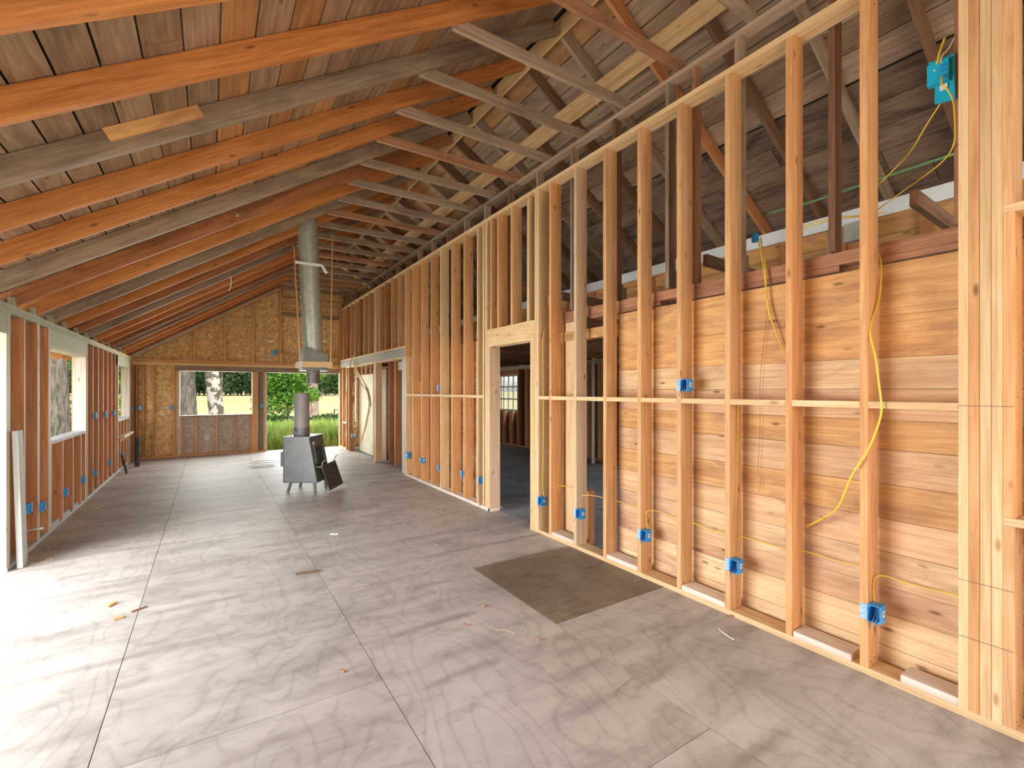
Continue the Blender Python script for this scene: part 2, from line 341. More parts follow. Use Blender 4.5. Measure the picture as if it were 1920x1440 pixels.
def prism_y(name, pts, y0, y1, m, parent=None):
    n = len(pts); vs = [(x, y0, z) for x, z in pts] + [(x, y1, z) for x, z in pts]
    fs = [tuple(range(n)), tuple(range(2 * n - 1, n - 1, -1))] + [(i, i + n, (i + 1) % n + n, (i + 1) % n) for i in range(n)]
    return poly_mesh(name, vs, fs, m, parent)
def tube(name, p0, p1, r0, r1, m, parent=None, n=24, caps=True, smooth=True):
    p0, p1 = Vector(p0), Vector(p1); ax = (p1 - p0).normalized()
    s = ax.cross(Vector((1, 0, 0)) if abs(ax.x) < 0.9 else Vector((0, 1, 0))).normalized(); q = ax.cross(s)
    vs = []
    for p, r in ((p0, r0), (p1, r1)):
        vs += [p + (s * math.cos(a) + q * math.sin(a)) * r for a in [2 * math.pi * i / n for i in range(n)]]
    fs = [(i, (i + 1) % n, (i + 1) % n + n, i + n) for i in range(n)]
    k = len(fs)
    if caps:
        vs = vs + vs; fs += [tuple(range(3 * n - 1, 2 * n - 1, -1)), tuple(range(3 * n, 4 * n))]
    o = poly_mesh(name, vs, fs, m, parent)
    if smooth:
        for p in o.data.polygons[:k]: p.use_smooth = True
    return o
def cable(name, pts, r, m, label=None, cat='cable', parent=None, group=None):
    """round cable: a tube mesh swept along a smooth curve through pts"""
    P = [Vector(p) for p in pts]; P = [P[0] * 2 - P[1]] + P + [P[-1] * 2 - P[-2]]
    path = []
    for i in range(1, len(P) - 2):
        a, b, c, d = P[i - 1:i + 3]
        for j in range(5):
            t = j / 5
            path.append(0.5 * (2 * b + (c - a) * t + (2 * a - 5 * b + 4 * c - d) * t * t + (3 * b - a - 3 * c + d) * t ** 3))
    path.append(P[-2]); n = 6; vs = []; s = None
    for i, p in enumerate(path):
        ax = (path[min(i + 1, len(path) - 1)] - path[max(i - 1, 0)]).normalized()
        if s is None: s = ax.cross(Vector((0, 0, 1)) if abs(ax.z) < 0.9 else Vector((1, 0, 0))).normalized()
        s = (s - ax * s.dot(ax)).normalized(); q = ax.cross(s)
        vs += [p + (s * math.cos(k * math.tau / n) + q * math.sin(k * math.tau / n)) * r for k in range(n)]
    L = len(path)
    fs = [(i * n + k, i * n + (k + 1) % n, (i + 1) * n + (k + 1) % n, (i + 1) * n + k) for i in range(L - 1) for k in range(n)]
    fs += [tuple(range(n - 1, -1, -1)), tuple(range((L - 1) * n, L * n))]
    o = poly_mesh(name, vs, fs, m, parent, smooth=True)
    if label: tag(o, label, cat, group)
    return o
RW = random.random

# ------------------------------------------------------------------ main dimensions
XL, XR, YB, YN = -1.49, 3.09, 13.8, -3.6
WT = 0.14; T = 0.038
SL = 0.628; EAVE_Z = 2.37; XRIDGE = 2.95; ZR = EAVE_Z + SL * (XRIDGE - XL)
XFAR = 7.4
ang = math.atan(SL); ca, sa = math.cos(ang), math.sin(ang)

# ------------------------------------------------------------------ floor
fl = struct('floor')
def sheets(x0, x1, ys, m, parent):
    for a, c in zip(ys[:-1], ys[1:]):
        y0, y1 = max(a, YN), min(c, YB + WT)
        if y1 - y0 > 0.05:
            o = bx('plywood_sheet', (x0 + 0.002, x1 - 0.002), (y0 + 0.002, y1 - 0.002), (-0.018, 0.0 - 0.0015 * RW()), m, parent)
def ys(s): return [s + 2.44 * k for k in range(-4, 6)]
for x0, x1, s in ((-1.66, -0.43, 3.88), (-0.43, 0.80, 2.55), (0.80, 1.985, 3.78)): sheets(x0, x1, ys(s), M['ply'], fl)
sheets(1.985, 3.24, [-4.0, -2.37, 0.07, 2.51], M['ply'], fl)
bx('plywood_sheet', (1.987, 3.238), (2.512, 3.70), (-0.018, 0.0005), M['ply_dark'], fl)['label'] = 'dark brown plywood sheet'
sheets(1.985, 3.24, [3.70, 6.14, 8.58, 11.02, 13.46, 14.0], M['ply'], fl)
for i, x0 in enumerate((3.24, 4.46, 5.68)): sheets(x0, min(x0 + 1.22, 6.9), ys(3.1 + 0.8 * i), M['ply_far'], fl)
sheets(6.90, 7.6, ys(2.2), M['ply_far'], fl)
bx('subfloor_deck', (-1.66, 7.6), (YN, YB + WT), (-0.16, -0.02), M['subfloor'], fl)

# ------------------------------------------------------------------ roof (the ceiling of this room)
roof = struct('ceiling')
def slope_pt(x, off=0.0):            # point on rafter underside (off = along the normal)
    if x <= XRIDGE: return Vector((x - sa * off, 0, EAVE_Z + SL * (x - XL) + ca * off))
    return Vector((x + sa * off, 0, ZR - SL * (x - XRIDGE) + ca * off))
RY = [3.04 + 0.608 * k for k in range(-10, 18)]
seq = {3: 'rafter_orange', 4: 'weathered', 5: 'rafter_orange', 6: 'rafter_red', 7: 'weathered', 8: 'rafter_red', 9: 'rafter_orange', 10: 'weathered'}
pat = ['rafter_orange', 'rafter_red', 'weathered', 'rafter_orange', 'rafter_orange', 'rafter_red', 'weathered', 'rafter_orange']
for i, y in enumerate(RY):
    if y > YB - 0.05: continue
    k = i - 10
    mt = M[{0: 'rafter_orange', 1: 'weathered', 2: 'rafter_orange', 3: 'rafter_orange', 4: 'weathered', 5: 'rafter_red', 6: 'rafter_orange', 7: 'weathered', 8: 'rafter_orange', 9: 'rafter_red'}.get(k, pat[k % 8])]
    a, c = slope_pt(-1.98, 0.07), slope_pt(XRIDGE - 0.03, 0.07); a.y = c.y = y + T / 2
    beam('rafter', a, c, T, 0.14, mt, roof)
    mt = M['old_dark'] if k % 4 else M['fir_red']
    if k % 3 == 1: mt = M['weathered']
    a, c = slope_pt(XRIDGE + 0.03, 0.07), slope_pt(7.75, 0.07); a.y = c.y = y + T / 2 + 0.02
    beam('rafter', a, c, T, 0.14, mt, roof)
    # collar tie beside each rafter
    mt = M['weathered'] if k % 4 != 3 else M['old_red']
    z0 = 4.228
    bx('collar_tie', (1.62 - 0.09 / SL + 0.02 * RW(), 3.33), (y + T + 0.001, y + 2 * T), (z0, z0 + 0.089), mt, roof)
# end rafter against the gable
a, c = slope_pt(-1.98, 0.07), slope_pt(XRIDGE - 0.03, 0.07); a.y = c.y = YB - 0.03
beam('rafter', a, c, T, 0.14, M['grey_white'], roof)
bx('ridge_board', (XRIDGE - 0.012, XRIDGE + 0.012), (YN, YB), (ZR - 0.03, ZR + 0.155), M['purlin'], roof)
# cleat nailed on the weathered rafter
a, c = on_y(3.63, 222, 248), on_y(3.63, 396, 212); a.y = c.y = 3.04 + 0.608 - 0.010
dirn = Vector((ca, 0, sa)); a = slope_pt(a.x, 0.105); c = slope_pt(c.x, 0.105); a.y = c.y = 3.648 - 0.011
beam('cleat', a, c, 0.02, 0.075, M['plank'], roof)
# roof boards, left slope and right slope
def deck(x_from, x_to, mats, wid):
    L = abs(x_to - x_from) / ca; s = 0.0; k = 0
    sgn = 1 if x_to > x_from else -1
    while s < L - 0.05:
        w_ = min(wid * (0.93 + 0.14 * RW()), L - s); xm = x_from + sgn * (s + w_ / 2) * ca
        cuts = [YN - 0.3, 1.0 + 3.5 * RW(), 6.0 + 3.5 * RW(), YB + 0.3]
        for y0, y1 in zip(cuts[:-1], cuts[1:]):
            p = slope_pt(xm, 0.152 + 0.003 * RW()); q = p.copy(); p.y = y0 + 0.003; q.y = y1 - 0.003
            side = Vector((ca, 0, sa)) if xm <= XRIDGE else Vector((ca, 0, -sa))
            beam('roof_board', p, q, w_ - 0.006 - 0.008 * RW(), 0.019, random.choices(mats[0], mats[1])[0], roof, side=side, roll=0.012 * (RW() - 0.5))
        s += w_; k += 1
deck(-2.0, XRIDGE - 0.01, ([M['roof_board'], M['roof_board_warm']], [9, 1.3]), 0.195)
deck(XRIDGE + 0.01, 4.6, ([M['roof_board'], M['roof_board_warm']], [8, 1]), 0.24)
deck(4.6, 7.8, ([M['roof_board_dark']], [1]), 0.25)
def felt_z(x, off): return slope_pt(x).z + off / ca
p_ = [(-2.1, felt_z(-2.1, 0.175)), (XRIDGE, felt_z(XRIDGE, 0.175)), (7.9, felt_z(7.9, 0.175)), (7.9, felt_z(7.9, 0.2)), (XRIDGE, felt_z(XRIDGE, 0.2)), (-2.1, felt_z(-2.1, 0.2))]
prism_y('roofing_felt', p_, YN - 0.3, YB + 0.4, M['subfloor'], roof)
# flat brace board under the right rafters
a, c = slope_pt(3.51, -0.011), slope_pt(3.51, -0.011); a.y, c.y = 0.3, 7.1
beam('brace_board', a, c, 0.185, 0.02, M['purlin'], roof, side=Vector((ca, 0, -sa)))
a, c = slope_pt(3.51, -0.011), slope_pt(3.51, -0.011); a.y, c.y = 7.11, 13.5
beam('brace_board', a, c, 0.185, 0.02, M['purlin'], roof, side=Vector((ca, 0, -sa)))
# flat 2x4 bearing plate on posts, behind the stud wall
bx('bearing_plate', (3.25, 3.34), (-1.0, 4.9), (4.19, 4.228), M['old_plate'], roof)
bx('bearing_plate', (3.25, 3.34), (4.902, 9.7), (4.19, 4.228), M['weathered'], roof)
bx('bearing_plate', (3.25, 3.34), (9.702, 13.75), (4.19, 4.228), M['weathered'], roof)
for k in range(-1, 20):
    y = 1.34 + 0.623 * k
    if y > 13.5: break
    bx('post', (3.25, 3.34), (y, y + T), (2.455, 4.19), M['weathered'] if k % 3 else M['old_dark'], roof)
    if k >= 0 and k < 8:
        bx('joist_block', (3.345, 3.46), (y + 0.05, y + 0.088), (2.455, 2.60 + 0.04 * RW()), M['weathered'], roof)
bx('post', (3.27, 3.34), (2.34, 2.34 + T), (2.455, 4.19), M['old_red'], roof)
# diagonal struts in the attic
bx('post', (3.25, 3.34), (0.745, 0.79), (2.455, 4.19), M['old_red'], roof)
for y, z0 in ((1.0, 2.7), (2.35, 2.66), (4.2, 2.68)):
    beam('strut', (3.4, y, z0), (5.2, y + 0.02, z0 - 0.06), T, 0.09, M['old_dark'], roof)

# ------------------------------------------------------------------ right stud wall
wr = struct('wall_right'); X0, X1 = XR, XR + WT; TOP = 3.84
def stud(y_far, z0, z1, m, parent=wr, x=(X0, X1), name='stud', w_=T):
    return bx(name, x, (y_far - w_, y_far), (z0, z1), m, parent)
F_, P_, W_, R_ = M['fir'], M['fir_pale'], M['fir_white'], M['fir_red']
for a, c in ((-1.0, 4.39), (5.30, 8.486), (10.36, 10.5)):
    bx('bottom_plate', (X0, X1), (a, c), (0, T), W_ if a > 5 else P_, wr)
bx('bottom_plate', (X0, X1), (13.0, YB), (0, T), P_, wr)
bx('top_plate', (X0, X1), (-1.0, 5.6), (TOP, TOP + T), P_, wr)
bx('top_plate', (X0, X1), (5.602, 10.3), (TOP, TOP + T), P_, wr)
bx('top_plate', (X0, X1), (10.302, YB), (TOP, TOP + T), P_, wr)
for y in (0.735, 0.697, 0.658, 0.619): stud(y, T, TOP, P_ if y != 0.697 else F_, w_=0.037)
stud(0.581, T, 0.965, F_); stud(0.581, 1.004, 2.41, F_); stud(0.581, 2.45, TOP, F_)
bx('blocking', (X0, X1), (0.16, 0.581), (0.966, 1.003), P_, wr); bx('blocking', (X0, X1), (0.16, 0.581), (2.411, 2.449), P_, wr)
stud(0.16, T, TOP, F_)
full = [1.15, 1.555, 1.974, 2.384, 2.787, 3.203, 3.622, 4.033]
mm = [F_, F_, F_, F_, F_, F_, M['fir_mid'], F_]
for y, m_ in zip(full, mm): stud(y, T, TOP, m_)
stud(4.263 + 0.0, T, TOP, P_); stud(4.303, T, TOP, P_)
stud(4.345, T, 2.165, P_); stud(4.385, T, 2.165, P_)
# door jamb built from a deep sanded post
bx('jamb_post', (X0, X1 + 0.02), (5.31, 5.348), (0, 2.165), M['fir_mid'], wr); stud(5.388, T, 2.165, P_)
stud(5.430, T, TOP, P_); stud(5.50, T, TOP, P_)
bx('header', (X0, X0 + T), (4.305, 5.388), (2.165, 2.355), P_, wr); bx('header', (X1 - T, X1), (4.305, 5.388), (2.165, 2.355), P_, wr)
bx('header_plate', (X0, X1), (4.305, 5.388), (2.356, 2.394), P_, wr)
for y in (4.45, 4.80, 5.12, 5.30): stud(y, 2.394, TOP, F_ if y != 4.45 else P_)
rest = [5.66, 6.065, 6.474, 6.885, 7.27, 7.69, 8.10, 8.486]
for i, y in enumerate(rest): stud(y, T, TOP, [P_, F_, F_, P_, F_, F_, F_, F_][i])
stud(8.10 - 0.2, 1.75, 2.05, M['old_red'], x=(X0 + 0.05, X0 + 0.07), name='scrap_block')
stud(8.448, T, 2.24, P_); 
stud(10.36, T, TOP, P_); stud(10.40, T, 2.24, P_); stud(10.44, T, TOP, P_); stud(10.50, T, 2.24, R_)
bx('header', (X0, X1), (8.486, 10.32), (2.24, 2.40), M['grey_wood'], wr); bx('header_plate', (X0, X1), (8.488, 10.32), (2.402, 2.44), P_, wr)
bx('header', (X0, X1), (10.46, 13.62), (2.24, 2.40), M['grey_wood'], wr); bx('header_plate', (X0, X1), (10.46, 13.62), (2.402, 2.44), P_, wr)
bx('header_plate', (X0, X1), (8.488, 10.32), (2.20, 2.238), P_, wr); bx('header_plate', (X0, X1), (10.5, 13.0), (2.20, 2.238), P_, wr)
y = 8.88
while y < 13.6:
    if abs(y - 10.40) > 0.12: stud(y, 2.44, TOP, F_ if int(y * 10) % 3 else R_)
    y += 0.4064
for y in (13.0, 13.4, 13.78): stud(y, T, TOP if y > 13.7 else 2.2, F_)
stud(12.72, 0, 2.2, R_)
# mid-height blocking between studs
allst = [0.735] + full + [4.263]
for a, c in zip(allst[:-1], allst[1:]): bx('blocking', (X0, X0 + 0.09), (a + 0.001, c - T - 0.001), (1.492, 1.530), P_, wr)
for a, c in zip(rest[:-1], rest[1:]): bx('blocking', (X0, X0 + 0.09), (a + 0.001, c - T - 0.001), (1.492, 1.530), P_, wr)
bx('blocking', (X0, X0 + 0.09), (5.502, 5.62), (1.492, 1.530), P_, wr)
bx('blocking', (X0, X0 + 0.09), (13.002, 13.36), (0.70, 0.738), P_, wr)
# short packers lying on the bottom plate
for a, c in ((1.195, 1.51), (1.976, 2.34), (2.79, 3.16), (3.63, 3.99)): bx('packer', (X0 + 0.002, X1), (a, c), (T, 2 * T - 0.002), M['fir_white'], wr)

nail = boxmesh('nail_head', 0.007, 0.0016, 0.007); nail.materials.append(M['print'])
for y in [0.16, 0.581] + full + rest:
    for dx, z in ((0.035, 0.062), (0.10, 0.068), (0.05, 1.56), (0.09, 3.79)):
        o = link('nail_head', nail, None, wr); o.location = (X0 + dx, y - T - 0.0005, z)
# ------------------------------------------------------------------ old plank wall behind it
wo = struct('wall_middle'); XP = 3.28
heights = [0.0, 0.115, 0.30, 0.46, 0.66, 0.85, 1.05, 1.25, 1.42, 1.60, 1.78, 2.02, 2.32]
for i, (a, c) in enumerate(zip(heights[:-1], heights[1:])):
    m_ = M[['plank_pale', 'plank_pale', 'plank_rose', 'plank_pale', 'plank_rose', 'plank', 'plank_rose', 'plank', 'plank_rose', 'plank_pale', 'plank', 'plank'][i]]
    e = 0.001
    bx('plank', (XP - 0.001 + 0.003 * RW(), XP + 0.02), (-1.0, 3.19), (a + 0.001, c - 0.001 - e * RW()), m_, wo)
    bx('plank', (XP - 0.001 + 0.003 * RW(), XP + 0.02), (5.56, 8.42), (a + 0.001, c - 0.001 - e * RW()), m_, wo)
for a, c in ((-1.0, 3.18), (5.57, 8.41)): bx('light_block_sheet', (XP + 0.0202, XP + 0.0215), (a, c), (0, 2.32), M['subfloor'], wo)  # added dark sheet behind the planks, stops light leaking through gaps
for y in (-0.6, 0.3, 1.2, 2.4, 3.0, 5.62, 6.4, 7.2, 8.0): bx('old_stud', (XP + 0.022, XP + 0.11), (y, y + T), (0, 2.33), M['old_red'], wo)
for a, c in ((-1.0, 1.13), (1.132, 2.5), (2.502, 3.6), (3.602, 5.3), (5.302, 9.0), (9.002, YB)):
    bx('old_top_plate', (XP + 0.005, XP + 0.11), (a, c), (2.372, 2.45), M['old_red'], wo)
    bx('old_top_plate', (XP + 0.005, XP + 0.11), (a + 0.2, c), (2.333, 2.370), M['old_red'], wo)
bx('old_header', (XP, XP + 0.10), (3.22, 4.1), (2.13, 2.23), M['plank'], wo)
bx('old_stud', (XP, XP + 0.09), (3.79, 3.98), (0, 2.33), M['fir_pale'], wo); bx('old_stud', (XP + 0.01, XP + 0.09), (4.0, 4.06), (0, 2.33), R_, wo)
bx('old_stud', (XP, XP + 0.09), (3.62, 3.75), (0, 0.55), R_, wo)
# framing and pale boards seen in the two rear doorways
bx('casing_board', (3.14, 3.16), (8.50, 8.78), (0, 2.2), M['grey_white'], wo)
bx('casing_board', (3.34, 3.36), (8.79, 9.6), (2.02, 2.2), M['fir_white'], wo)
bx('old_stud', (3.30, 3.44), (9.62, 9.70), (0, 2.32), M['fir_red'], wo); bx('old_stud', (3.30, 3.44), (10.02, 10.10), (0, 2.32), M['fir_red'], wo)
bx('red_panel', (3.60, 3.62), (8.45, 10.6), (0, 2.3), M['old_red'], wo)
bx('plywood_panel', (3.32, 3.335), (11.30, 12.55), (0.02, 2.0), M['bare_ply'], wo)['label'] = 'pale bare plywood panel'
bx('plywood_panel', (3.32, 3.335), (12.76, 12.98), (0.75, 2.0), M['bare_ply'], wo)
bx('red_panel', (3.40, 3.42), (10.55, 11.28), (0, 2.1), M['old_red'], wo)
for y in (10.9, 11.4, 11.8, 12.2, 12.6): bx('old_stud', (3.30, 3.31), (y, y + 0.1), (2.02, 2.33), M['fir_red'], wo)

# ------------------------------------------------------------------ side room beyond: outer wall, ceiling joists, attic knee wall
wf = struct('wall_far_right')
for k in range(-1, 36):
    y = 0.1 + 0.4064 * k
    if y > YB: break
    z1 = 2.05 if 11.15 < y < 12.3 or 0.9 < y < 3 or 4.4 < y < 6.4 else 2.2
    if z1 < 2.1: bx('stud', (XFAR, XFAR + 0.14), (y, y + T), (0, 1.0), M['fir'], wf)
    else: bx('stud', (XFAR, XFAR + 0.14), (y, y + T), (0, 2.2), M['fir'] if k % 3 else M['fir_red'], wf)
bx('top_plate', (XFAR, XFAR + 0.14), (-1, YB), (2.2, 2.30), M['fir_white'], wf)
bx('bottom_plate', (XFAR, XFAR + 0.14), (-1, YB), (0, T), M['fir'], wf)
ed = [-1, 0.9, 3.0, 4.4, 6.4, 11.2, 12.25, YB]
for i, (a, c) in enumerate(zip(ed[:-1], ed[1:])):
    if i % 2 == 0: bx('sheathing_panel', (XFAR + 0.142, XFAR + 0.155), (a, c), (0, 2.3), M['old_red'], wf)
    else:
        bx('sheathing_panel', (XFAR + 0.142, XFAR + 0.155), (a, c), (0, 1.0), M['old_red'], wf)
        bx('sheathing_panel', (XFAR + 0.142, XFAR + 0.155), (a, c), (2.05, 2.3), M['old_red'], wf)
for a, c in ((7.6, 7.64), (8.5, 8.58)): bx('post', (7.0, 7.08), (a, c), (0, 2.25), M['fir_white'], wf)
cr = struct('ceiling_right')
for k in range(0, 23):
    y = 0.25 + 0.608 * k
    bx('ceiling_joist', (XP + 0.115, XFAR + 0.1), (y, y + T), (2.30, 2.44), M['old_dark'], cr)
for y0 in (4.3, 7.0, 9.7): 
    for j in range(10): bx('ceiling_board', (3.42 + 0.39 * j, 3.80 + 0.39 * j), (y0, y0 + 2.68), (2.441, 2.455), M['old_dark'], cr)
wk = struct('wall_attic')
XK = 5.2
for i in range(4):
    for a, c in ((-1, 2.0), (2.002, 6.0), (6.002, 12.5)):
        bx('plank', (XK + 0.05, XK + 0.07), (a, c), (2.46 + 0.19 * i, 2.645 + 0.19 * i), M['plank'] if i else M['old_red'], wk)
for k in range(22): bx('stud', (XK + 0.01, XK + 0.048), (0.2 + 0.6 * k, 0.29 + 0.6 * k), (2.46, 3.18), M['fir_red'], wk)

# the pane window in the side room
wn = struct('window_1')
Yw0, Yw1, Zw0, Zw1 = 11.2, 12.25, 1.0, 2.05
for z in (Zw0 + 0.02, (Zw0 + Zw1) / 2 - 0.18, (Zw0 + Zw1) / 2 + 0.18, Zw1 - 0.02): bx('glazing_bar', (XFAR + 0.06, XFAR + 0.09), (Yw0, Yw1), (z - 0.02, z + 0.02), M['white_paint'], wn)
for y in (Yw0 + 0.02, 11.46, 11.72, 11.98, Yw1 - 0.02): bx('glazing_bar', (XFAR + 0.055, XFAR + 0.095), (y - 0.02, y + 0.02), (Zw0, Zw1), M['white_paint'], wn)
gm, gt, gb = mat('clear_glass'); gb.inputs['Transmission Weight'].default_value = 1.0; gb.inputs['Roughness'].default_value = 0.0; gb.inputs['IOR'].default_value = 1.05
bx('glass_pane', (XFAR + 0.073, XFAR + 0.077), (Yw0, Yw1), (Zw0, Zw1), gm, wn)

# ------------------------------------------------------------------ left wall
wl = struct('wall_left'); G = M['green_wood']; A0, A1 = XL - WT, XL
def ls(yn, z0, z1, m, w_=T, name='stud'):
    o = bx(name, (A0, A1), (yn, yn + w_), (z0, z1), m, wl)
    o.data.materials.append(M['pale_edge']); o.data.polygons[3].material_index = 1      # inner edge paler and grey-green
    return o
bx('bottom_plate', (A0, A1), (5.85, YB), (0, T), M['grey_white'], wl); bx('bottom_plate', (A0, A1), (YN, 1.4), (0, T), M['grey_white'], wl)
for z in (2.283, 2.322):
    bx('top_plate', (A0, A1), (YN, 4.1 + z), (z, z + T), G, wl); bx('top_plate', (A0, A1), (4.102 + z, 7.0 + z), (z, z + T), G, wl)
    bx('top_plate', (A0, A1), (7.002 + z, YB), (z, z + T), G if z < 2.3 else P_, wl)
ls(5.83, T, 2.09, M['fir_mid'], 0.06, 'jamb_post'); ls(5.892, T, 2.283, W_)
bx('header', (A0, A1), (1.4, 5.89), (2.09, 2.283), G, wl)
ls(1.36, T, 2.283, F_)
for y in (6.30, 6.71, 6.752): ls(y, T, 2.282, R_)
ls(7.11, T, 2.282, R_); ls(7.15, T, 2.09, W_)
bx('header', (A0, A1 - 0.002), (7.15, 9.05), (2.09, 2.282), G, wl)
bx('sill', (A0, A1 + 0.004), (7.19, 8.965), (0.985, 1.02), M['grey_white'], wl)
for y in (7.70, 8.21, 8.66): ls(y, T, 0.984, R_)
ls(7.20, T, 0.984, R_); ls(8.93, T, 0.984, R_)
ls(8.968, T, 2.09, W_); ls(9.055, T, 2.282, R_)
for y in (9.45, 9.86, 10.27, 10.68, 11.09, 11.5): ls(y, T, 2.282, R_)
ls(11.75, T, 2.282, R_); ls(11.79, T, 2.09, P_)
bx('header', (A0, A1 - 0.002), (11.75, 13.45), (2.09, 2.282), G, wl)
bx('sill', (A0, A1 + 0.004), (11.83, 13.33), (0.985, 1.02), M['grey_white'], wl)
for y in (12.1, 12.5, 12.9): ls(y, T, 0.984, R_)
ls(13.34, T, 2.09, W_); ls(13.38, T, 2.282, R_)
ls(13.6, T, 2.282, R_); ls(13.76, T, 2.282, R_)
for a, c in ((7.25, 7.66), (7.76, 8.18), (8.27, 8.62)): bx('packer', (A0, A1 - 0.002), (a, c - 0.12), (T, 0.085), M['grey_white'], wl)
for a, c, z0, z1 in ((YN, 1.4, 0, 2.36), (5.9, 7.19, 0, 2.36), (7.19, 8.96, 0, 0.985), (7.19, 8.96, 2.09, 2.36), (8.97, 11.82, 0, 2.36), (11.82, 13.34, 0, 0.985), (11.82, 13.34, 2.09, 2.36), (13.34, YB + WT, 0, 2.36)):
    bx('sheathing_panel', (A0 - 0.014, A0 - 0.001), (a, c), (z0, z1), M['fir_red'], wl)
bx('ledge', (A1 + 0.001, A1 + 0.09), (11.9, 13.2), (0.66, 0.70), M['fir_white'], wl); bx('ledge_bracket', (A1 + 0.001, A1 + 0.02), (11.88, 13.2), (0.58, 0.66), M['fir_red'], wl)
# window linings
bx('lining_board', (A0, A1 + 0.003), (8.94, 8.967), (1.02, 2.09), M['fir_white'], wl); bx('lining_board', (A0, A1 + 0.003), (7.19, 8.93), (2.068, 2.089), M['fir_white'], wl)
bx('lining_board', (A0, A1 + 0.003), (13.31, 13.338), (1.02, 2.09), M['fir_white'], wl)
# rafter seat blocks
for i, y in enumerate(RY):
    if YN < y < YB - 0.7: bx('seat_block', (A1 - 0.045, A1), (y - 0.05, y - 0.001), (2.361, 2.44), G, wl)

# ------------------------------------------------------------------ back wall
wb = struct('wall_back'); B0, B1 = YB, YB + WT
def bs(x, z0, z1, m, w_=T, name='stud', y=(B0, B1)): return bx(name, (x, x + w_), y, (z0, z1), m, wb)
bx('bottom_plate', (-1.49, 1.27), (B0, B1), (0, T), F_, wb)
for z, m_ in ((2.19 + 0.0, M['fir_red']), (2.255, P_), (2.30, F_)):
    pass
bx('header', (-0.69, 3.24), (B0, B1), (2.07, 2.195), M['weathered'], wb)
bx('top_plate', (-1.49, 3.24), (B0 - 0.01, B1), (2.197, 2.265), P_, wb); bx('top_plate', (-1.49, 1.3), (B0 - 0.005, B1), (2.267, 2.335), F_, wb); bx('top_plate', (1.302, 3.24), (B0 - 0.005, B1), (2.267, 2.335), F_, wb)
for x, m_ in ((-1.488, R_), (-1.43, R_), (-1.31, R_), (-1.13, F_), (-0.735, F_)): bs(x, T, 2.196, m_)
bs(-0.69, T, 2.07, F_, 0.045); bs(-0.64, T, 2.07, M['fir_white'], 0.042)
bx('sill', (-0.60, 0.925), (B0 - 0.01, B1), (0.955, 0.985), M['weathered'], wb)
for x in (-0.597, -0.30, 0.13, 0.53): bs(x, T, 0.954, F_)
bs(0.887, T, 0.954, F_); bs(0.93, T, 2.07, F_, 0.05); bs(0.985, T, 2.07, M['fir'], 0.035); bs(1.022, T, 2.07, F_, 0.04)
bs(1.185, T, 2.07, F_, 0.04); bs(1.228, T, 2.07, M['fir_white'], 0.04)
bs(3.11, 0, 2.07, M['fir_mid'], 0.06); bs(3.18, 0, 2.196, F_, 0.05)
# oriented strand board behind the studs
OY = (B1 + 0.001, B1 + 0.013)
bx('osb_panel', (-1.63, -0.60), OY, (0, 2.30), M['osb'], wb); bx('osb_panel', (-0.598, 0.925), OY, (0, 0.96), M['osb_grey'], wb)
bx('osb_panel', (0.927, 1.27), OY, (0, 2.30), M['grey_wood'], wb)
def rz(x): return EAVE_Z + SL * (x - XL) + 0.11 if x <= XRIDGE else ZR - SL * (x - XRIDGE) + 0.11
xs = [-1.6, -0.3, 0.92, 2.14, XRIDGE, 4.2, 5.4, 6.6, 7.6]
for a, c in zip(xs[:-1], xs[1:]): prism_y('osb_panel', [(a + 0.001, 2.302), (c - 0.001, 2.302), (c - 0.001, rz(c)), (a + 0.001, rz(a))], OY[0], OY[1], M['osb'], wb)
bx('osb_panel', (3.25, 7.6), OY, (0, 2.30), M['osb'], wb)
# gable studs, sloping plate, window framing high on the right
g0 = 2.336
for x in (-0.33, 0.31, 0.93): bs(x, g0, rz(x) - 0.17, P_ if x > 0 else F_)
bs(1.56, g0, rz(1.56) - 0.17, F_, 0.05)
a, c = slope_pt(-1.36, -0.019), slope_pt(2.9, -0.019); a.y = c.y = B0 + 0.05
beam('sloping_plate', a, c, 0.12, T, F_, wb)
bx('rail', (1.612, 3.1), (B0, B1), (3.94, 4.08), F_, wb); bx('rail', (1.612, 3.1), (B0, B1), (3.70, 3.742), F_, wb)
bx('rail', (1.612, 3.1), (B0 + 0.02, B1), (3.60, 3.698), M['weathered'], wb); bx('rail', (1.612, 3.1), (B0, B1), (2.53, 2.57), F_, wb)
bs(3.10, g0, 4.5, F_); bs(3.24, g0, 4.5, R_); bs(1.612, g0, 2.53, F_, 0.03)
# rows of printed lettering (too small to read) on the strand board
for x in (0.02, 1.18):
    vs, fs = [], []
    z = 2.42
    while z < rz(x) - 0.55:
        for j in range(3):
            w_, h_ = 0.02 + 0.02 * RW(), 0.008
            x0 = x + 0.045 * j; z0 = z + 0.02 * RW(); n0 = len(vs)
            vs += [(x0, B1 - 0.0006, z0), (x0 + w_, B1 - 0.0006, z0), (x0 + w_, B1 - 0.0006, z0 + h_), (x0, B1 - 0.0006, z0 + h_)]
            fs.append((n0, n0 + 1, n0 + 2, n0 + 3))
        z += 0.034
    poly_mesh('printed_mark', vs, fs, M['print_brown'], wb)['kind'] = 'stuff'

# ------------------------------------------------------------------ chalk lines snapped over the post cluster
for z in (1.515, 1.01, 0.665, 0.39):
    if z == 1.01: continue
    bx('chalk_line', (XR - 0.0012, XR - 0.0002), (0.545, 0.735), (z, z + 0.0025), M['wire_dark'], wr)

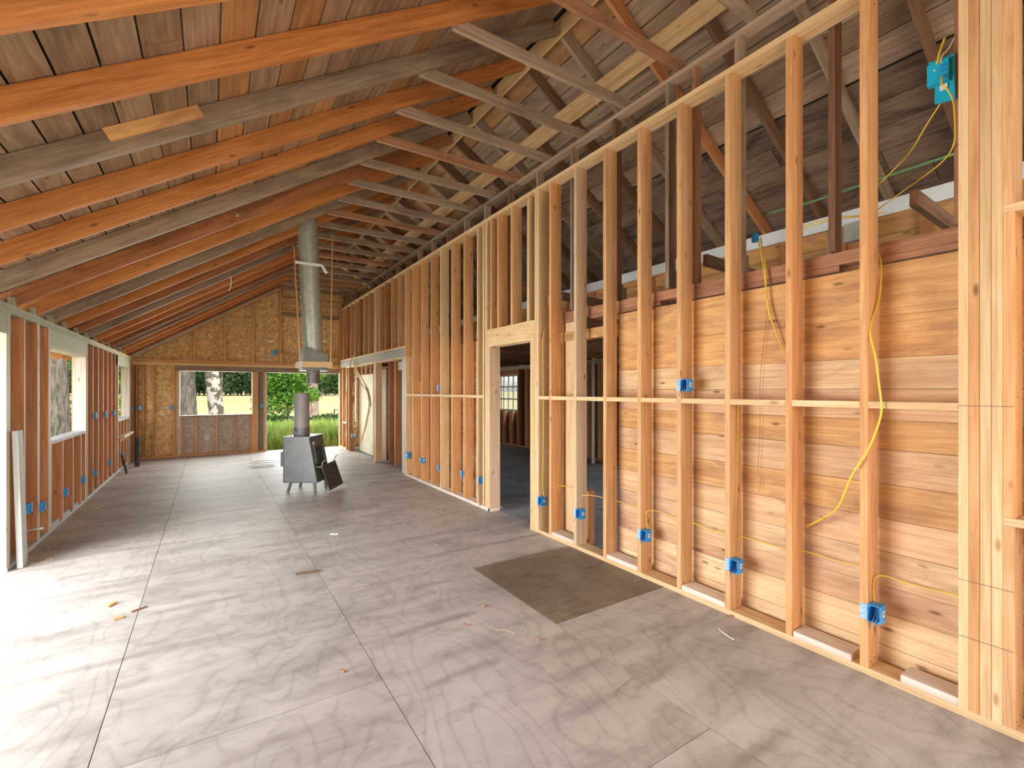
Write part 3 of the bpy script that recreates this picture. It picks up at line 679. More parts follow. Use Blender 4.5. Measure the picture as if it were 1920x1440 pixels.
# ------------------------------------------------------------------ stove
F = Vector((0.839, -0.545, 0)); Lz = math.atan2(F.y, F.x)
st = thing('wood_stove', 'grey steel wood stove with open firebox standing on stub legs', 'stove', (0.965, 8.06, 0), Lz)
zb, zt, dpt, dpb, wdt = 0.15, 0.86, 0.40, 0.53, 0.52
def plate(name, pts, th, m, parent):
    """thin steel plate from a planar quad, thickened inwards"""
    p = [Vector(q) for q in pts]; n = (p[1] - p[0]).cross(p[2] - p[0]).normalized() * th; k = len(p)
    vs = p + [q - n for q in p]
    fs = [tuple(range(k)), tuple(range(2 * k - 1, k - 1, -1))] + [(i, i + k, (i + 1) % k + k, (i + 1) % k) for i in range(k)]
    return poly_mesh(name, vs, fs, m, parent)
th = 0.012
plate('side_panel', [(0, 0, zb), (dpb, 0, zb), (dpt, 0, zt), (0, 0, zt)], th, M['stove'], st)
plate('side_panel', [(0, wdt, zb), (0, wdt, zt), (dpt, wdt, zt), (dpb, wdt, zb)], th, M['stove'], st)
plate('back_panel', [(0, 0, zb), (0, 0, zt), (0, wdt, zt), (0, wdt, zb)], th, M['stove'], st)
plate('base_panel', [(0, 0, zb), (0, wdt, zb), (dpb, wdt, zb), (dpb, 0, zb)], th, M['stove'], st)
plate('top_plate', [(-0.012, -0.012, zt + 0.012), (dpt + 0.03, -0.012, zt + 0.012), (dpt + 0.03, wdt + 0.012, zt + 0.012), (-0.012, wdt + 0.012, zt + 0.012)], th, M['stove'], st)
def fx(z): return dpb + (dpt - dpb) * (z - zb) / (zt - zb)
def fr(z0, z1, y0, y1, name='front_frame'): return plate(name, [(fx(z0) - 0.004, y0, z0), (fx(z0) - 0.004, y1, z0), (fx(z1) - 0.004, y1, z1), (fx(z1) - 0.004, y0, z1)], th, M['galv_dark'], st)
fr(0.70, zt, 0.012, wdt - 0.012); fr(zb, 0.40, 0.012, wdt - 0.012); fr(0.40, 0.70, 0.012, 0.10); fr(0.40, 0.70, wdt - 0.09, wdt - 0.012)
bx('firebox_lining', (0.015, 0.05), (0.10, wdt - 0.1), (0.36, 0.72), M['rust'], st)
bx('firebox_floor', (0.015, 0.45), (0.02, wdt - 0.02), (0.33, 0.36), M['rust'], st)
vs, fs = [], []
for i in range(7):
    for j in range(7):
        vs.append((0.12 + i * 0.045, 0.08 + j * 0.055, 0.362 + 0.10 * math.sin(math.pi * i / 6) * math.sin(math.pi * j / 6) * (0.7 + 0.5 * RW())))
for i in range(6):
    for j in range(6): fs.append((i * 7 + j, (i + 1) * 7 + j, (i + 1) * 7 + j + 1, i * 7 + j + 1))
poly_mesh('ash_heap', vs, fs, M['ash'], st)
bx('ash_shelf', (0.46, 0.58), (0.05, wdt - 0.12), (0.385, 0.397), M['stove'], st)
beam('latch_rod', (fx(0.76) + 0.012, 0.09, 0.76), (fx(0.45) + 0.012, 0.09, 0.45), 0.012, 0.012, M['wire_grey'], st)
bx('latch_block', (fx(0.76), fx(0.76) + 0.03), (0.07, 0.13), (0.745, 0.78), M['wire_grey'], st)
for lx, ly, dx in ((0.10, 0.05, -0.05), (0.47, 0.05, 0.01), (0.10, wdt - 0.05, -0.05), (0.47, wdt - 0.05, 0.01)):
    tube('leg', (lx, ly, zb), (lx + dx, ly, 0.0), 0.022, 0.022, M['stove'], st, n=14)
bx('side_box', (-0.09, -0.013), (0.10, 0.38), (0.39, 0.62), M['stove'], st)
tube('stove_pipe', (0.17, 0.27, zt + 0.013), (0.17, 0.27, 1.55), 0.115, 0.108, M['stove_pipe'], st, n=32, caps=False)
tube('pipe_collar', (0.17, 0.27, zt + 0.013), (0.17, 0.27, 1.0), 0.119, 0.119, M['stove'], st, n=32, caps=False)
tube('pipe_rim', (0.17, 0.27, 1.545), (0.17, 0.27, 1.552), 0.112, 0.112, M['galv_dark'], st, n=32)
cable('handle', [(0.10, 0.05, 0.875), (0.10, 0.05, 0.93), (0.14, 0.05, 0.95), (0.175, 0.05, 0.92), (0.18, 0.05, 0.875)], 0.006, M['wire_grey'], parent=st)
tube('knob', (-0.05, 0.12, 0.84), (-0.02, 0.12, 0.84), 0.02, 0.02, M['black'], st, n=12); tube('knob_stem', (-0.022, 0.12, 0.84), (0.0, 0.12, 0.84), 0.006, 0.006, M['black'], st, n=8)

# loose door leaning on the stove front
dr = thing('stove_door', 'sooty iron stove door off its hinges leaning on the stove front', 'door', (0.965, 8.06, 0), Lz)
lo, hi = Vector((0.70, 0.10, 0.012)), Vector((0.565, 0.10, 0.40)); wv = Vector((0.06, 0.40, 0.035))
nrm = (wv.cross(hi - lo)).normalized()
vs = [lo, lo + wv, hi + wv, hi]; vs = [v for v in vs] + [v - nrm * 0.022 for v in vs]
poly_mesh('door_plate', vs, [(0, 1, 2, 3), (7, 6, 5, 4), (0, 4, 5, 1), (1, 5, 6, 2), (2, 6, 7, 3), (3, 7, 4, 0)], M['rust'], dr)
q = [lo.lerp(hi, a) + wv * b_ + nrm * 0.004 for a, b_ in ((0.18, 0.15), (0.18, 0.85), (0.82, 0.85), (0.82, 0.15))]
for a, c in zip(q, q[1:] + q[:1]): beam('gasket', a, c, 0.012, 0.008, M['black'], dr, side=nrm)
for b_ in (0.02, 0.93):
    p = hi + wv * b_; cable('hook', [p - Vector((0, 0, 0.05)), p + Vector((0, 0, 0.03)), p + Vector((0.02, 0.01, 0.07)), p + Vector((0.05, 0.02, 0.09))], 0.008, M['wire_grey'], parent=dr)
p = lo + wv * 0.99 + Vector((0, 0, 0.03)); cable('handle', [p, p + Vector((0.05, 0.02, -0.01)), p + Vector((0.07, 0.03, 0.01)), p + Vector((0.06, 0.03, -0.05))], 0.007, M['wire_grey'], parent=dr)

# ------------------------------------------------------------------ hanging chimney flue
fu = thing('chimney_flue', 'tall galvanised chimney flue hanging from the rafters above the stove', 'flue', (1.385, 7.95, 1.95))
def fp(z, dx=0, dy=0): return Vector((dx - 0.042 * (z - 0.2), dy, z))
zz = [0.05, 0.42, 0.80, 1.13, 1.45, 1.93, 2.50]
for a, c in zip(zz[:-1], zz[1:]):
    tube('pipe_section', fp(a), fp(c), 0.148, 0.148, M['galv'], fu, n=36)
    tube('pipe_seam', fp(c - 0.008), fp(c + 0.008), 0.153, 0.153, M['galv'], fu, n=36)
plate('shroud', [(-0.17, -0.19, 0.02), (0.20, -0.19, 0.02), (0.20, -0.19, 0.19), (-0.05, -0.19, 0.29), (-0.17, -0.19, 0.31)], 0.006, M['galv_dark'], fu)
plate('shroud', [(-0.17, -0.19, 0.0), (-0.17, -0.19, 0.31), (-0.19, 0.19, 0.31), (-0.19, 0.19, 0.0)], 0.006, M['galv'], fu)
plate('shroud', [(0.20, -0.19, 0.0), (0.20, 0.19, 0.0), (0.20, 0.19, 0.19), (0.20, -0.19, 0.19)], 0.006, M['galv_dark'], fu)
plate('shroud', [(-0.19, 0.19, 0.0), (-0.19, 0.19, 0.3), (0.20, 0.19, 0.2), (0.20, 0.19, 0.0)], 0.006, M['galv_dark'], fu)
bx('support_frame', (-0.19, 0.24), (-0.235, -0.197), (0.0, 0.09), M['fir_pale'], fu); bx('support_frame', (-0.19, 0.24), (0.197, 0.235), (0.0, 0.09), M['fir_pale'], fu)
bx('support_frame', (-0.228, -0.191), (-0.235, 0.235), (0.0, 0.09), M['fir_white'], fu); bx('support_frame', (0.205, 0.24), (-0.195, 0.195), (0.0, 0.09), M['fir_pale'], fu)
bx('base_tray', (-0.185, 0.2), (-0.19, 0.19), (-0.045, -0.002), M['galv_dark'], fu)
tube('starter_pipe', (0.0, 0, -0.045), (0.0, 0, -0.25), 0.10, 0.097, M['galv_dark'], fu, n=32)
for a, c in (((-0.30, -0.12, 1.86), (-0.215, -0.22, -0.02)), ((-0.25, 0.2, 1.86), (-0.16, 0.225, -0.02)), ((0.10, 0.17, 2.10), (0.16, 0.22, 0.05)), ((0.26, -0.15, 2.12), (0.22, -0.215, 0.0))):
    tube('hanger_rod', a, c, 0.012, 0.012, M['copper'], fu, n=10)
bx('strap', (-0.285, 0.10), (-0.165, -0.158), (1.585, 1.625), M['white_paint'], fu); beam('strap', (0.10, -0.16, 1.605), (0.17, -0.16, 1.49), 0.008, 0.04, M['white_paint'], fu)
for dx, dy in ((-1, -1), (1, -1)):
    vs, fs = [], []
for i in range(9):
    x0 = -0.24 + 0.06 * i
    cable('wire_mesh', [(x0, -0.24, -0.005), (x0 * 0.85, -0.24, -0.10)], 0.0018, M['wire_grey'], parent=fu)
for z in (-0.03, -0.065, -0.10): cable('wire_mesh', [(-0.24, -0.24, z), (0.0, -0.243, z - 0.01), (0.24, -0.24, z)], 0.0018, M['wire_grey'], parent=fu)

# ------------------------------------------------------------------ electrical boxes
def shell_mesh(w_, h, d, th=0.004):
    """open-fronted box: front (-X) open, built as five thin walls in one mesh"""
    vs, fs = [], []
    def add(x0, x1, y0, y1, z0, z1):
        n0 = len(vs)
        vs.extend([(x, y, z) for x in (x0, x1) for y in (y0, y1) for z in (z0, z1)])
        fs.extend([tuple(n0 + i for i in f) for f in [(0, 1, 3, 2), (4, 6, 7, 5), (0, 4, 5, 1), (2, 3, 7, 6), (0, 2, 6, 4), (1, 5, 7, 3)]])
    add(0, d, -w_, -w_ + th, 0, h); add(0, d, -th, 0, 0, h); add(0, d, -w_ + th, -th, 0, th); add(0, d, -w_ + th, -th, h - th, h); add(d - th, d, -w_ + th, -th, th, h - th)
    add(0, 0.008, -w_ + th, -w_ + 0.014, th, 0.014); add(0, 0.008, -0.014, -th, h - 0.014, h - th)
    me = D.meshes.new('shell'); me.from_pydata(vs, [], fs); me.update(); me.materials.append(M['blue']); return me
SH = shell_mesh(0.062, 0.095, 0.072)
BR = boxmesh('bracket', 0.0025, 0.036, 0.085); BR.materials.append(M['blue_pale'])
SK = boxmesh('sticker', 0.026, 0.001, 0.032); SK.materials.append(M['sticker'])
SP = boxmesh('sticker_print', 0.012, 0.001, 0.014); SP.materials.append(M['wire_dark'])
def jbox(label, loc, face='right', group='blue junction boxes on the studs', wires=True, bracket=True, rz_=None, sc=1.0):
    o = thing('junction_box', label, 'junction box', loc, 0, group)
    if face == 'left': o.rotation_euler = (0, 0, math.pi)
    elif face == 'back': o.rotation_euler = (0, 0, -math.pi / 2)
    s = link('shell', SH, None, o); s.location = (-0.008, 0, 0)
    if face == 'left': s.scale = (1, 1, 1); s.location = (-0.008, 0.062, 0)
    yb = -0.0 if face != 'left' else 0.062
    if bracket:
        b_ = link('bracket', BR, None, o); b_.location = (-0.003, 0.019 + (yb if face == 'left' else 0), 0.047)
        if face == 'left': b_.location = (-0.003, -0.02, 0.047)
    k = link('sticker', SK, None, o); k.location = (0.035, yb - 0.0627, 0.05)
    k2 = link('sticker_print', SP, None, o); k2.location = (0.035, yb - 0.0634, 0.05)
    if wires:
        for j in range(3):
            y0 = yb - 0.015 - 0.014 * j
            cable('wire_end', [(0.05, y0, 0.075), (0.02, y0, 0.045), (-0.01, y0, 0.02), (-0.025 - 0.02 * RW(), y0 + 0.02 * (RW() - 0.5), -0.01 - 0.03 * RW())], 0.0016, M['wire_grey'] if j else M['black'], parent=o)
    o.scale = (sc,) * 3
    return o
rb = [((XR, 1.112, 0.305), 'blue box on the stud nearest the corner post cluster, low near floor'),
      ((XR, 1.936, 0.31), 'blue box low on the third stud from the post cluster, below long yellow drop cable'),
      ((XR, 2.749, 0.312), 'blue box low on the fifth stud from the post cluster, at dark floor sheet'),
      ((XR, 3.584, 0.312), 'blue box low on the pale stud, second from the near side of the doorway'),
      ((XR, 4.225, 0.312), 'blue box low on the near door king stud, right beside the doorway'),
      ((XR, 2.346, 1.585), 'blue switch box just above the blocking, fourth stud from the post cluster'),
      ((XR, 6.95, 1.585), 'blue switch box at eye height beyond the doorway'),
      ((XR, 7.69 + 0.02, 0.33), 'blue box second from the rear doorways, low on studs'),
      ((XR, 6.95, 0.31), 'blue box low beneath the far switch box'),
      ((XR, 6.12, 0.33), 'blue box low on studs with black cable stub under it'),
      ((XR, 5.60, 0.32), 'blue box low beside the far side of the doorway')]
for loc, lab in rb: jbox(lab, loc)
jbox('small blue box low in the far right corner framing by plywood panel', (XR + 0.03, 12.50, 0.37), wires=False)
# round-cover box at the edge of the rear doorway
rc = thing('junction_box', 'square blue box with round white cover by the rear doorway', 'junction box', (XR, 8.36, 0.335), 0, 'blue junction boxes on the studs')
bx('shell', (-0.012, 0.05), (-0.055, 0.065), (-0.005, 0.105), M['blue'], rc); tube('cover', (-0.017, 0.0, 0.05), (-0.0125, 0.0, 0.05), 0.025, 0.025, M['sticker'], rc, n=20)
bl = thing('cable_stub', 'black and orange cable stub poking up from the bottom plate', 'cable', (XR + 0.05, 6.12, 0.038))
cable('black_sheath', [(0, 0, 0.0), (0.0, 0.01, 0.12), (-0.01, 0.0, 0.2)], 0.018, M['black'], parent=bl); cable('orange_core', [(-0.02, -0.01, 0.1), (-0.03, -0.02, 0.16)], 0.006, M['red'], parent=bl)
lb = [((6.338, 0.40), 'blue box with yellow wire low on left wall, nearest one'), ((6.79, 0.325), 'blue box low on left wall double stud before the window'),
      ((7.738, 0.30), 'blue box under the left wall window, nearer of two'), ((8.698, 0.30), 'blue box under the left wall window, farther of two'),
      ((9.488, 0.28), 'blue box low on left wall just past the window'), ((10.718, 0.28), 'blue box low on left wall, fourth stud past the window'), ((12.138, 0.26), 'blue box under the small left wall window'),
      ((9.488, 1.155), 'blue switch box at mid height, first past the big left window'), ((10.308, 1.145), 'blue switch box at mid height, middle of left stud bays'), ((11.128, 1.13), 'blue switch box just before the small left window'), ((13.64, 1.13), 'blue switch box in the far left corner on left wall')]
for (y, z), lab in lb: jbox(lab, (XL + 0.022, y + 0.063, z), 'left', 'blue junction boxes on the left wall')
for (x, z), lab in (((-1.31, 1.14), 'blue box on the back wall in the left corner stud bay'), ((-0.74, 1.14), 'blue box on the back wall just left of the window'), ((1.16, 1.15), 'blue box between back window and back doorway')):
    jbox(lab, (x, YB, z), 'back', 'blue junction boxes on the back wall')
# outlet and small labels on back wall
ow = thing('wall_outlet', 'small white outlet low under the back window', 'outlet', (-0.05, B1 - 0.006, 0.36)); bx('cover', (-0.04, 0.04), (0, 0.005), (0, 0.11), M['sticker'], ow)
for z in (0.03, 0.07): bx('socket', (-0.012, 0.012), (-0.002, 0), (z, z + 0.018), M['galv_dark'], ow)
hb = thing('gable_box', 'blue and white electrical box hanging crooked on the gable boards', 'junction box', (1.44, B1 - 0.03, 2.56)); 
beam('shell', (0.0, 0, 0.0), (0.06, 0, 0.12), 0.05, 0.09, M['blue'], hb); beam('wire_bundle', (-0.10, -0.01, -0.07), (-0.01, -0.01, 0.02), 0.03, 0.05, M['blue_pale'], hb)
for x, z, lab in ((1.31, 2.87, 'small white paper label on gable boards left of the flue'), (2.67, 2.95, 'small white paper label on gable boards right of the flue')):
    l_ = bx('paper_label', (x, x + 0.12), (B1 - 0.003, B1 - 0.001), (z, z + 0.06), M['sticker']); tag(l_, lab, 'label')
# large box high on the post cluster, seen from behind
tb = thing('ceiling_box', 'large cyan electrical box high on the post cluster with cables', 'junction box', (3.16, 0.80, 3.02))
tb.rotation_euler = (0, 0, math.radians(-8))
cpos = [on_x(3.2, *q) for q in ((1741, 118), (1789, 100), (1791, 186), (1752, 195), (1753, 166), (1742, 154))]
tb.location = (0, 0, 0); tb.rotation_euler = (0, 0, 0)
ctr = sum(cpos, Vector()) / len(cpos)
tb.location = ctr
loc_ = [p - ctr for p in cpos]
k = len(loc_); back = [p + Vector((0.012, 0, 0)) for p in loc_]
poly_mesh('mounting_plate', loc_ + back, [tuple(range(k)), tuple(range(2 * k - 1, k - 1, -1))] + [(i, i + k, (i + 1) % k + k, (i + 1) % k) for i in range(k)], M['cyan'], tb)
bx('box_body', (-0.035, -0.001), (-0.045, 0.04), (-0.02, 0.09), M['cyan'], tb)
bx('clamp_slot', (-0.038, -0.034), (-0.04, -0.015), (0.05, 0.065), M['blue'], tb); bx('clamp_slot', (-0.038, -0.034), (-0.04, -0.015), (0.025, 0.04), M['blue'], tb)
bx('window', (-0.0375, -0.034), (-0.042, -0.008), (-0.012, 0.012), M['blue'], tb); bx('sticker', (-0.012, -0.001), (-0.035, -0.005), (-0.055, -0.028), M['sticker'], tb)
tube('screw', (-0.038, 0.01, 0.05), (-0.035, 0.01, 0.05), 0.004, 0.004, M['sticker'], tb, n=8)

# ------------------------------------------------------------------ cables
def wx(X, pts): return [on_x(X if isinstance(X, (int, float)) else X[i], *q) for i, q in enumerate(pts)]
cable('yellow_cable', wx([3.30, 3.24, 3.20, 3.13, 3.10, 3.07, 3.06, 3.06, 3.06, 3.06, 3.07, 3.12, 3.18, 3.24], [(1648, 472), (1652, 505), (1648, 560), (1633, 605), (1631, 627), (1641, 668), (1648, 720), (1652, 755), (1650, 785), (1629, 840), (1596, 893), (1572, 949), (1544, 971), (1511, 988)]), 0.0055, M['yellow'], 'yellow cable curling down over the stud nearest the post cluster')
bx('cable_tag', (3.165, 3.178), (1.335, 1.36), (0.888, 0.90), M['red'])
tag(D.objects['cable_tag'], 'short red wrap on the curling yellow cable near its end', 'tag')
D.objects['cable_tag'].location = on_x(3.19, 1543, 971)
for j, off in enumerate((0, 4)):
    cable('yellow_cable', wx([3.4, 3.26, 3.24, 3.24, 3.25], [(1421 + off, 447), (1430 + off, 490), (1441 - off / 2, 575), (1454, 620), (1473, 668)]), 0.0045, M['yellow'], 'twin yellow cables hanging in front of the planks from the attic', group='twin hanging yellow cables')
cable('dark_wire', wx(3.255, [(1425, 420), (1433, 500), (1439, 575), (1430, 660), (1425, 720), (1425, 800), (1422, 877), (1426, 892), (1424, 924)]), 0.0014, M['wire_dark'], 'thin dark wire hanging in front of the planks', 'wire')
bcl = tag(bx('cable_clamp', (3.345, 3.37), (1.98, 2.02), (2.60, 2.66), M['blue']), 'blue cable clamp on old post above the plank wall', 'clamp'); bcl.location = on_x(3.36, 1416, 446)
bcl.scale = (1, 1, 1)
cable('yellow_cable', wx(3.17, [(1385, 758), (1381, 850), (1380, 950), (1378, 1016), (1381, 1046)]), 0.0035, M['yellow'], 'yellow cable running straight down into the box on the third stud')
cable('yellow_cable', wx([3.17, 3.18, 3.22, 3.25, 3.20], [(1383, 1010), (1388, 1007), (1402, 1009), (1440, 1020), (1471, 1028)]), 0.0035, M['yellow'], 'yellow cable crossing from third stud to second stud, low')
cable('yellow_cable', wx([3.18, 3.22, 3.24, 3.24, 3.2], [(1493, 1032), (1510, 1034), (1545, 1044), (1580, 1054), (1612, 1060)]), 0.0035, M['yellow'], 'yellow cable crossing from second stud to first stud, low')
cable('yellow_cable', wx([3.15, 3.15, 3.16, 3.2, 3.24, 3.24, 3.2], [(1640, 1133), (1637, 1105), (1641, 1083), (1659, 1080), (1690, 1090), (1740, 1104), (1797, 1116)]), 0.0035, M['yellow'], 'yellow cable looping from the nearest low box to the post cluster')
cable('yellow_cable', wx([3.18, 3.2, 3.22, 3.24, 3.2], [(1286, 977), (1298, 980), (1316, 987), (1338, 995), (1358, 997)]), 0.0035, M['yellow'], 'yellow cable crossing from fourth stud to third stud, low')
cable('yellow_cable', wx([3.14, 3.14, 3.16, 3.22, 3.24, 3.2], [(1213, 992), (1211, 965), (1218, 957), (1238, 960), (1255, 967), (1268, 970)]), 0.0035, M['yellow'], 'yellow cable looping from the box on the fifth stud')
cable('yellow_cable', wx([3.18, 3.22, 3.24, 3.2], [(1144, 936), (1155, 939), (1172, 944), (1193, 949)]), 0.0035, M['yellow'], 'yellow cable crossing from sixth stud to fifth stud, low')
cable('yellow_cable', wx([3.14, 3.15, 3.16, 3.2, 3.2], [(1089, 955), (1088, 936), (1093, 929), (1110, 929), (1130, 933)]), 0.0035, M['yellow'], 'yellow cable looping from box on the pale stud across the opening')
cable('yellow_cable', wx([3.18, 3.2, 3.22, 3.2], [(1042, 910), (1052, 911), (1062, 912), (1074, 916)]), 0.0035, M['yellow'], 'short yellow cable between the two studs beside the doorway')
cable('yellow_cable', wx([3.2, 3.12, 3.10, 3.10, 3.10, 3.10, 3.12, 3.12], [(1030, 612), (1021, 621), (1018, 640), (1018, 700), (1019, 780), (1018, 880), (1018, 915), (1021, 933)]), 0.004, M['yellow'], 'yellow cable stapled down the king stud beside the doorway')
cable('yellow_cable', [on_x(3.18, 1772, 70), on_x(3.17, 1762, 98), on_x(3.16, 1757, 120)], 0.006, M['yellow'], 'thick yellow cable entering top of the large cyan box')
cable('cream_cable', [on_x(3.2, 1790, 70), on_x(3.18, 1778, 92), on_x(3.17, 1767, 104), on_x(3.16, 1764, 118)], 0.004, M['cream'], 'thin cream cable entering top of the large cyan box')
cable('cream_cable', wx([3.14, 3.12, 3.13, 3.16, 3.2, 3.22, 3.3, 3.5, 3.7], [(1765, 143), (1766, 158), (1778, 170), (1787, 190), (1790, 218), (1789, 268), (1765, 305), (1705, 350), (1640, 397)]), 0.004, M['yellow'], 'yellow cable looping below the cyan box toward the attic, lower loop')
cable('yellow_cable', wx([3.22, 3.3, 3.4, 3.6], [(1767, 188), (1735, 238), (1702, 290), (1640, 354)]), 0.004, M['yellow'], 'yellow cable slanting below the cyan box, upper run')
for j in range(2): cable('yellow_cable', wx([3.5, 3.6, 3.6, 3.5], [(1660, 398), (1610, 404 + 2 * j), (1560, 409 + 4 * j), (1490, 428 + 6 * j)]), 0.004, M['yellow'], 'pair of yellow cables lying above the old top plate', group='pair of attic cables')
cable('green_strap', wx(4.6, [(1440, 400), (1510, 382), (1570, 362), (1665, 330), (1790, 288)]), 0.010, M['green_strap'], 'green strap strung along the attic under the roof boards', 'strap')
bs_ = []
for j in range(9):
    x0 = 3.06 - 0.02 * RW(); dv = [(664, 676 + 3 * j), (672 + 2 * j, 700 + 3 * j), (684 + 1.5 * j, 720 + 5 * j), (690 + RW() * 4, 765), (684 + 3 * RW(), 800), (690 - 2 * j + 4 * RW(), 770 + 8 * j)]
    cable('cable_coil', wx([3.05, x0, x0, x0, x0, x0], dv), 0.007, M['yellow' if j % 2 else 'cream'], 'tangled yellow and cream cables hanging in the far right doorway', group='tangle of hanging cables')
for j in range(4):                       # slack loops at the bottom of the tangle
    q = [Vector((3.0 + 0.02 * j, 11.75 + 0.07 * j + 0.16 * math.cos(k * 0.9 + j), 1.45 - 0.22 * j + 0.33 * math.sin(k * 0.9 + j))) for k in range(7)]
    cable('cable_coil', q, 0.006, M['cream' if j % 2 else 'yellow'], 'tangled yellow and cream cables hanging in the far right doorway', group='tangle of hanging cables')
cable('cable_coil', wx(3.03, [(670, 660), (660, 672), (657, 690), (662, 705), (690, 735), (694, 760)]), 0.008, M['wire_dark'], 'dark cable looping over the header in the far right corner')
cable('cable_coil', wx(3.04, [(652, 690), (650, 730), (646, 770), (649, 800), (645, 830)]), 0.006, M['yellow'], 'thin yellow cable hanging straight down in the far right corner')
for u, v in ((1212, 1012),): pass
# metal strip in the attic
sp = tag(bx('metal_strip', (XK, XK + 0.008), (-0.5, 12.6), (3.20, 3.335), M['strip']), 'long bright metal strip running through the attic above the plank wall', 'metal strip')
tag(bx('junction_cover', (4.9, 4.95), (1.75, 1.95), (2.95, 3.12), M['galv']), 'grey metal cover hanging behind an old post in the attic', 'cover')
tag(bx('offcut_block', (X0 + 0.005, X1), (0.736, 0.965), (T, 2 * T), M['fir_white']), 'pale offcut block lying on the bottom plate beside the post cluster', 'wood offcut')
# white tassels
cable('twine_scrap', [on_y(7.4, 432, 518), on_y(7.4, 434, 530), on_y(7.4, 430, 545)], 0.006, M['sticker'], 'frayed white twine dangling from a rafter left of the flue', 'twine')
cable('twine_scrap', [on_x(3.2, 1120, 180), on_x(3.2, 1119, 190), on_x(3.2, 1122, 198)], 0.003, M['sticker'], 'frayed white twine dangling from a collar tie', 'twine')
cable('hook', [on_y(6.0, 443, 400), on_y(6.0, 447, 404), on_y(6.0, 442, 406)], 0.004, M['sticker'], 'small white hook screwed under a rafter', 'hook')
for u, v, y in ((615, 496, 10.5), (660, 502, 10.9)):
    p = on_y(y, u, v); tag(tube('lamp_holder', p, p + Vector((0, 0, 0.08)), 0.05, 0.03, M['sticker'], n=14), 'small white lamp holder among the far ceiling timbers, ' + ('left one' if u < 640 else 'right one'), 'lamp holder', 'white lamp holders')

# ------------------------------------------------------------------ left side odds and ends
tag(beam('leaning_board', (XL + 0.065, 5.98, 0.0), (XL + 0.032, 5.98, 1.23), 0.14, T, M['grey_white'], side=Vector((0, 1, 0))), 'grey weathered board standing upright against the left wall jamb', 'board')
bolt = thing('lag_bolt', 'steel bolt sticking out of leaning grey board near floor', 'bolt', (XL + 0.07, 6.05, 0.30)); tube('shank', (0, 0, 0), (0.11, 0, 0.005), 0.006, 0.006, M['wire_grey'], bolt, n=8); tube('head', (0.10, 0, 0.005), (0.115, 0, 0.005), 0.014, 0.014, M['wire_grey'], bolt, n=6)
tag(tube('drain_pipe', (-1.27, 12.5, 0), (-1.27, 12.5, 0.62), 0.045, 0.045, M['black'], n=20), 'black plastic pipe standing upright in the far left corner', 'pipe')
tag(beam('lever_bar', (XL + 0.03, 12.0, 0.30), (XL + 0.16, 11.5, 0.02), 0.03, 0.03, M['black'], side=Vector((0, 0, 1))), 'short black bar leaning at the foot of the left wall', 'bar')

# ------------------------------------------------------------------ debris on the floor
def scrap(name, u, v, l, w_, h, rot, m, label, cat='wood scrap'):
    p = on_z(0, u, v); o = link(name, boxmesh(name, l, w_, h), m); o.location = (p.x, p.y, h / 2 + 0.001); o.rotation_euler = (0, 0, rot); tag(o, label, cat); return o
scrap('wood_chip', 187, 951, 0.20, 0.035, 0.006, 1.1, M['fir_pale'], 'long pale wood sliver on the floor near the left wall')
scrap('wood_chip', 208, 1135, 0.07, 0.03, 0.012, 1.0, M['fir'], 'small tan wood chip on the pale floor at left')
scrap('wood_chip', 261, 1143, 0.10, 0.010, 0.008, 0.6, M['old_dark'], 'dark twig lying on the long floor seam')
scrap('wood_chip', 222, 1160, 0.05, 0.03, 0.012, 0.2, M['fir'], 'small tan wood chip just below another at left')
scrap('bark_strip', 579, 1074, 0.20, 0.018, 0.010, -0.15, M['old_dark'], 'dark bark strip beside the second floor seam')
scrap('paper_scrap', 935, 953, 0.11, 0.05, 0.012, 0.3, M['sticker'], 'crumpled white scrap on the floor at the doorway jamb', 'scrap')
scrap('paper_scrap', 627, 1002, 0.09, 0.02, 0.008, -0.6, M['sticker'], 'short white stick on floor in front of the stove', 'scrap')
scrap('metal_scrap', 701, 903, 0.16, 0.06, 0.015, 0.2, M['galv'], 'grey metal scrap on the floor to the right of the stove', 'scrap')
for u, v, lab in ((641, 1260, 'red-brown chip near the bottom edge of the floor'), (907, 1136, 'red-brown chip in the middle of the floor'), (1010, 1200, 'red-brown chip near the dark sheet corner'), (1371, 1157, 'brown chip at the foot of the bottom plate'), (872, 1173, 'dark chip on the floor mid right')):
    scrap('wood_chip', u, v, 0.022, 0.016, 0.012, RW() * 3, M['old_red'], lab)
tw = cable('wire_scrap', [on_z(0.004, 1347, 1178), on_z(0.012, 1356, 1186), on_z(0.004, 1364, 1192), on_z(0.004, 1376, 1199)], 0.003, M['sticker'], 'white wire scrap on the floor by the right wall', 'wire')
cable('pine_needle', [on_z(0.004, 1186, 1272), on_z(0.004, 1172, 1284), on_z(0.004, 1158, 1294), on_z(0.004, 1153, 1304)], 0.0014, M['old_dark'], 'curved dark pine needle on the grey floor', 'pine needle')
cable('pine_needle', [on_z(0.004, 927, 1180), on_z(0.004, 950, 1182), on_z(0.004, 968, 1190)], 0.0014, M['fir_pale'], 'pale pine needle on the floor beside the stained sheet', 'pine needle')
for j in range(3):
    p = on_z(0.006, 495, 874)
    cable('wire_coil', [p + Vector((0.34 * math.cos(a) * (0.5 + 0.2 * j), 0.16 * math.sin(a), 0.012 + 0.02 * j * (1 + math.sin(a)))) for a in [k * 0.9 for k in range(7)]], 0.005, M['wire_grey'], 'loose coil of grey wire lying left of the stove', 'wire', group='loose wire coil')
vs, fs = [], []
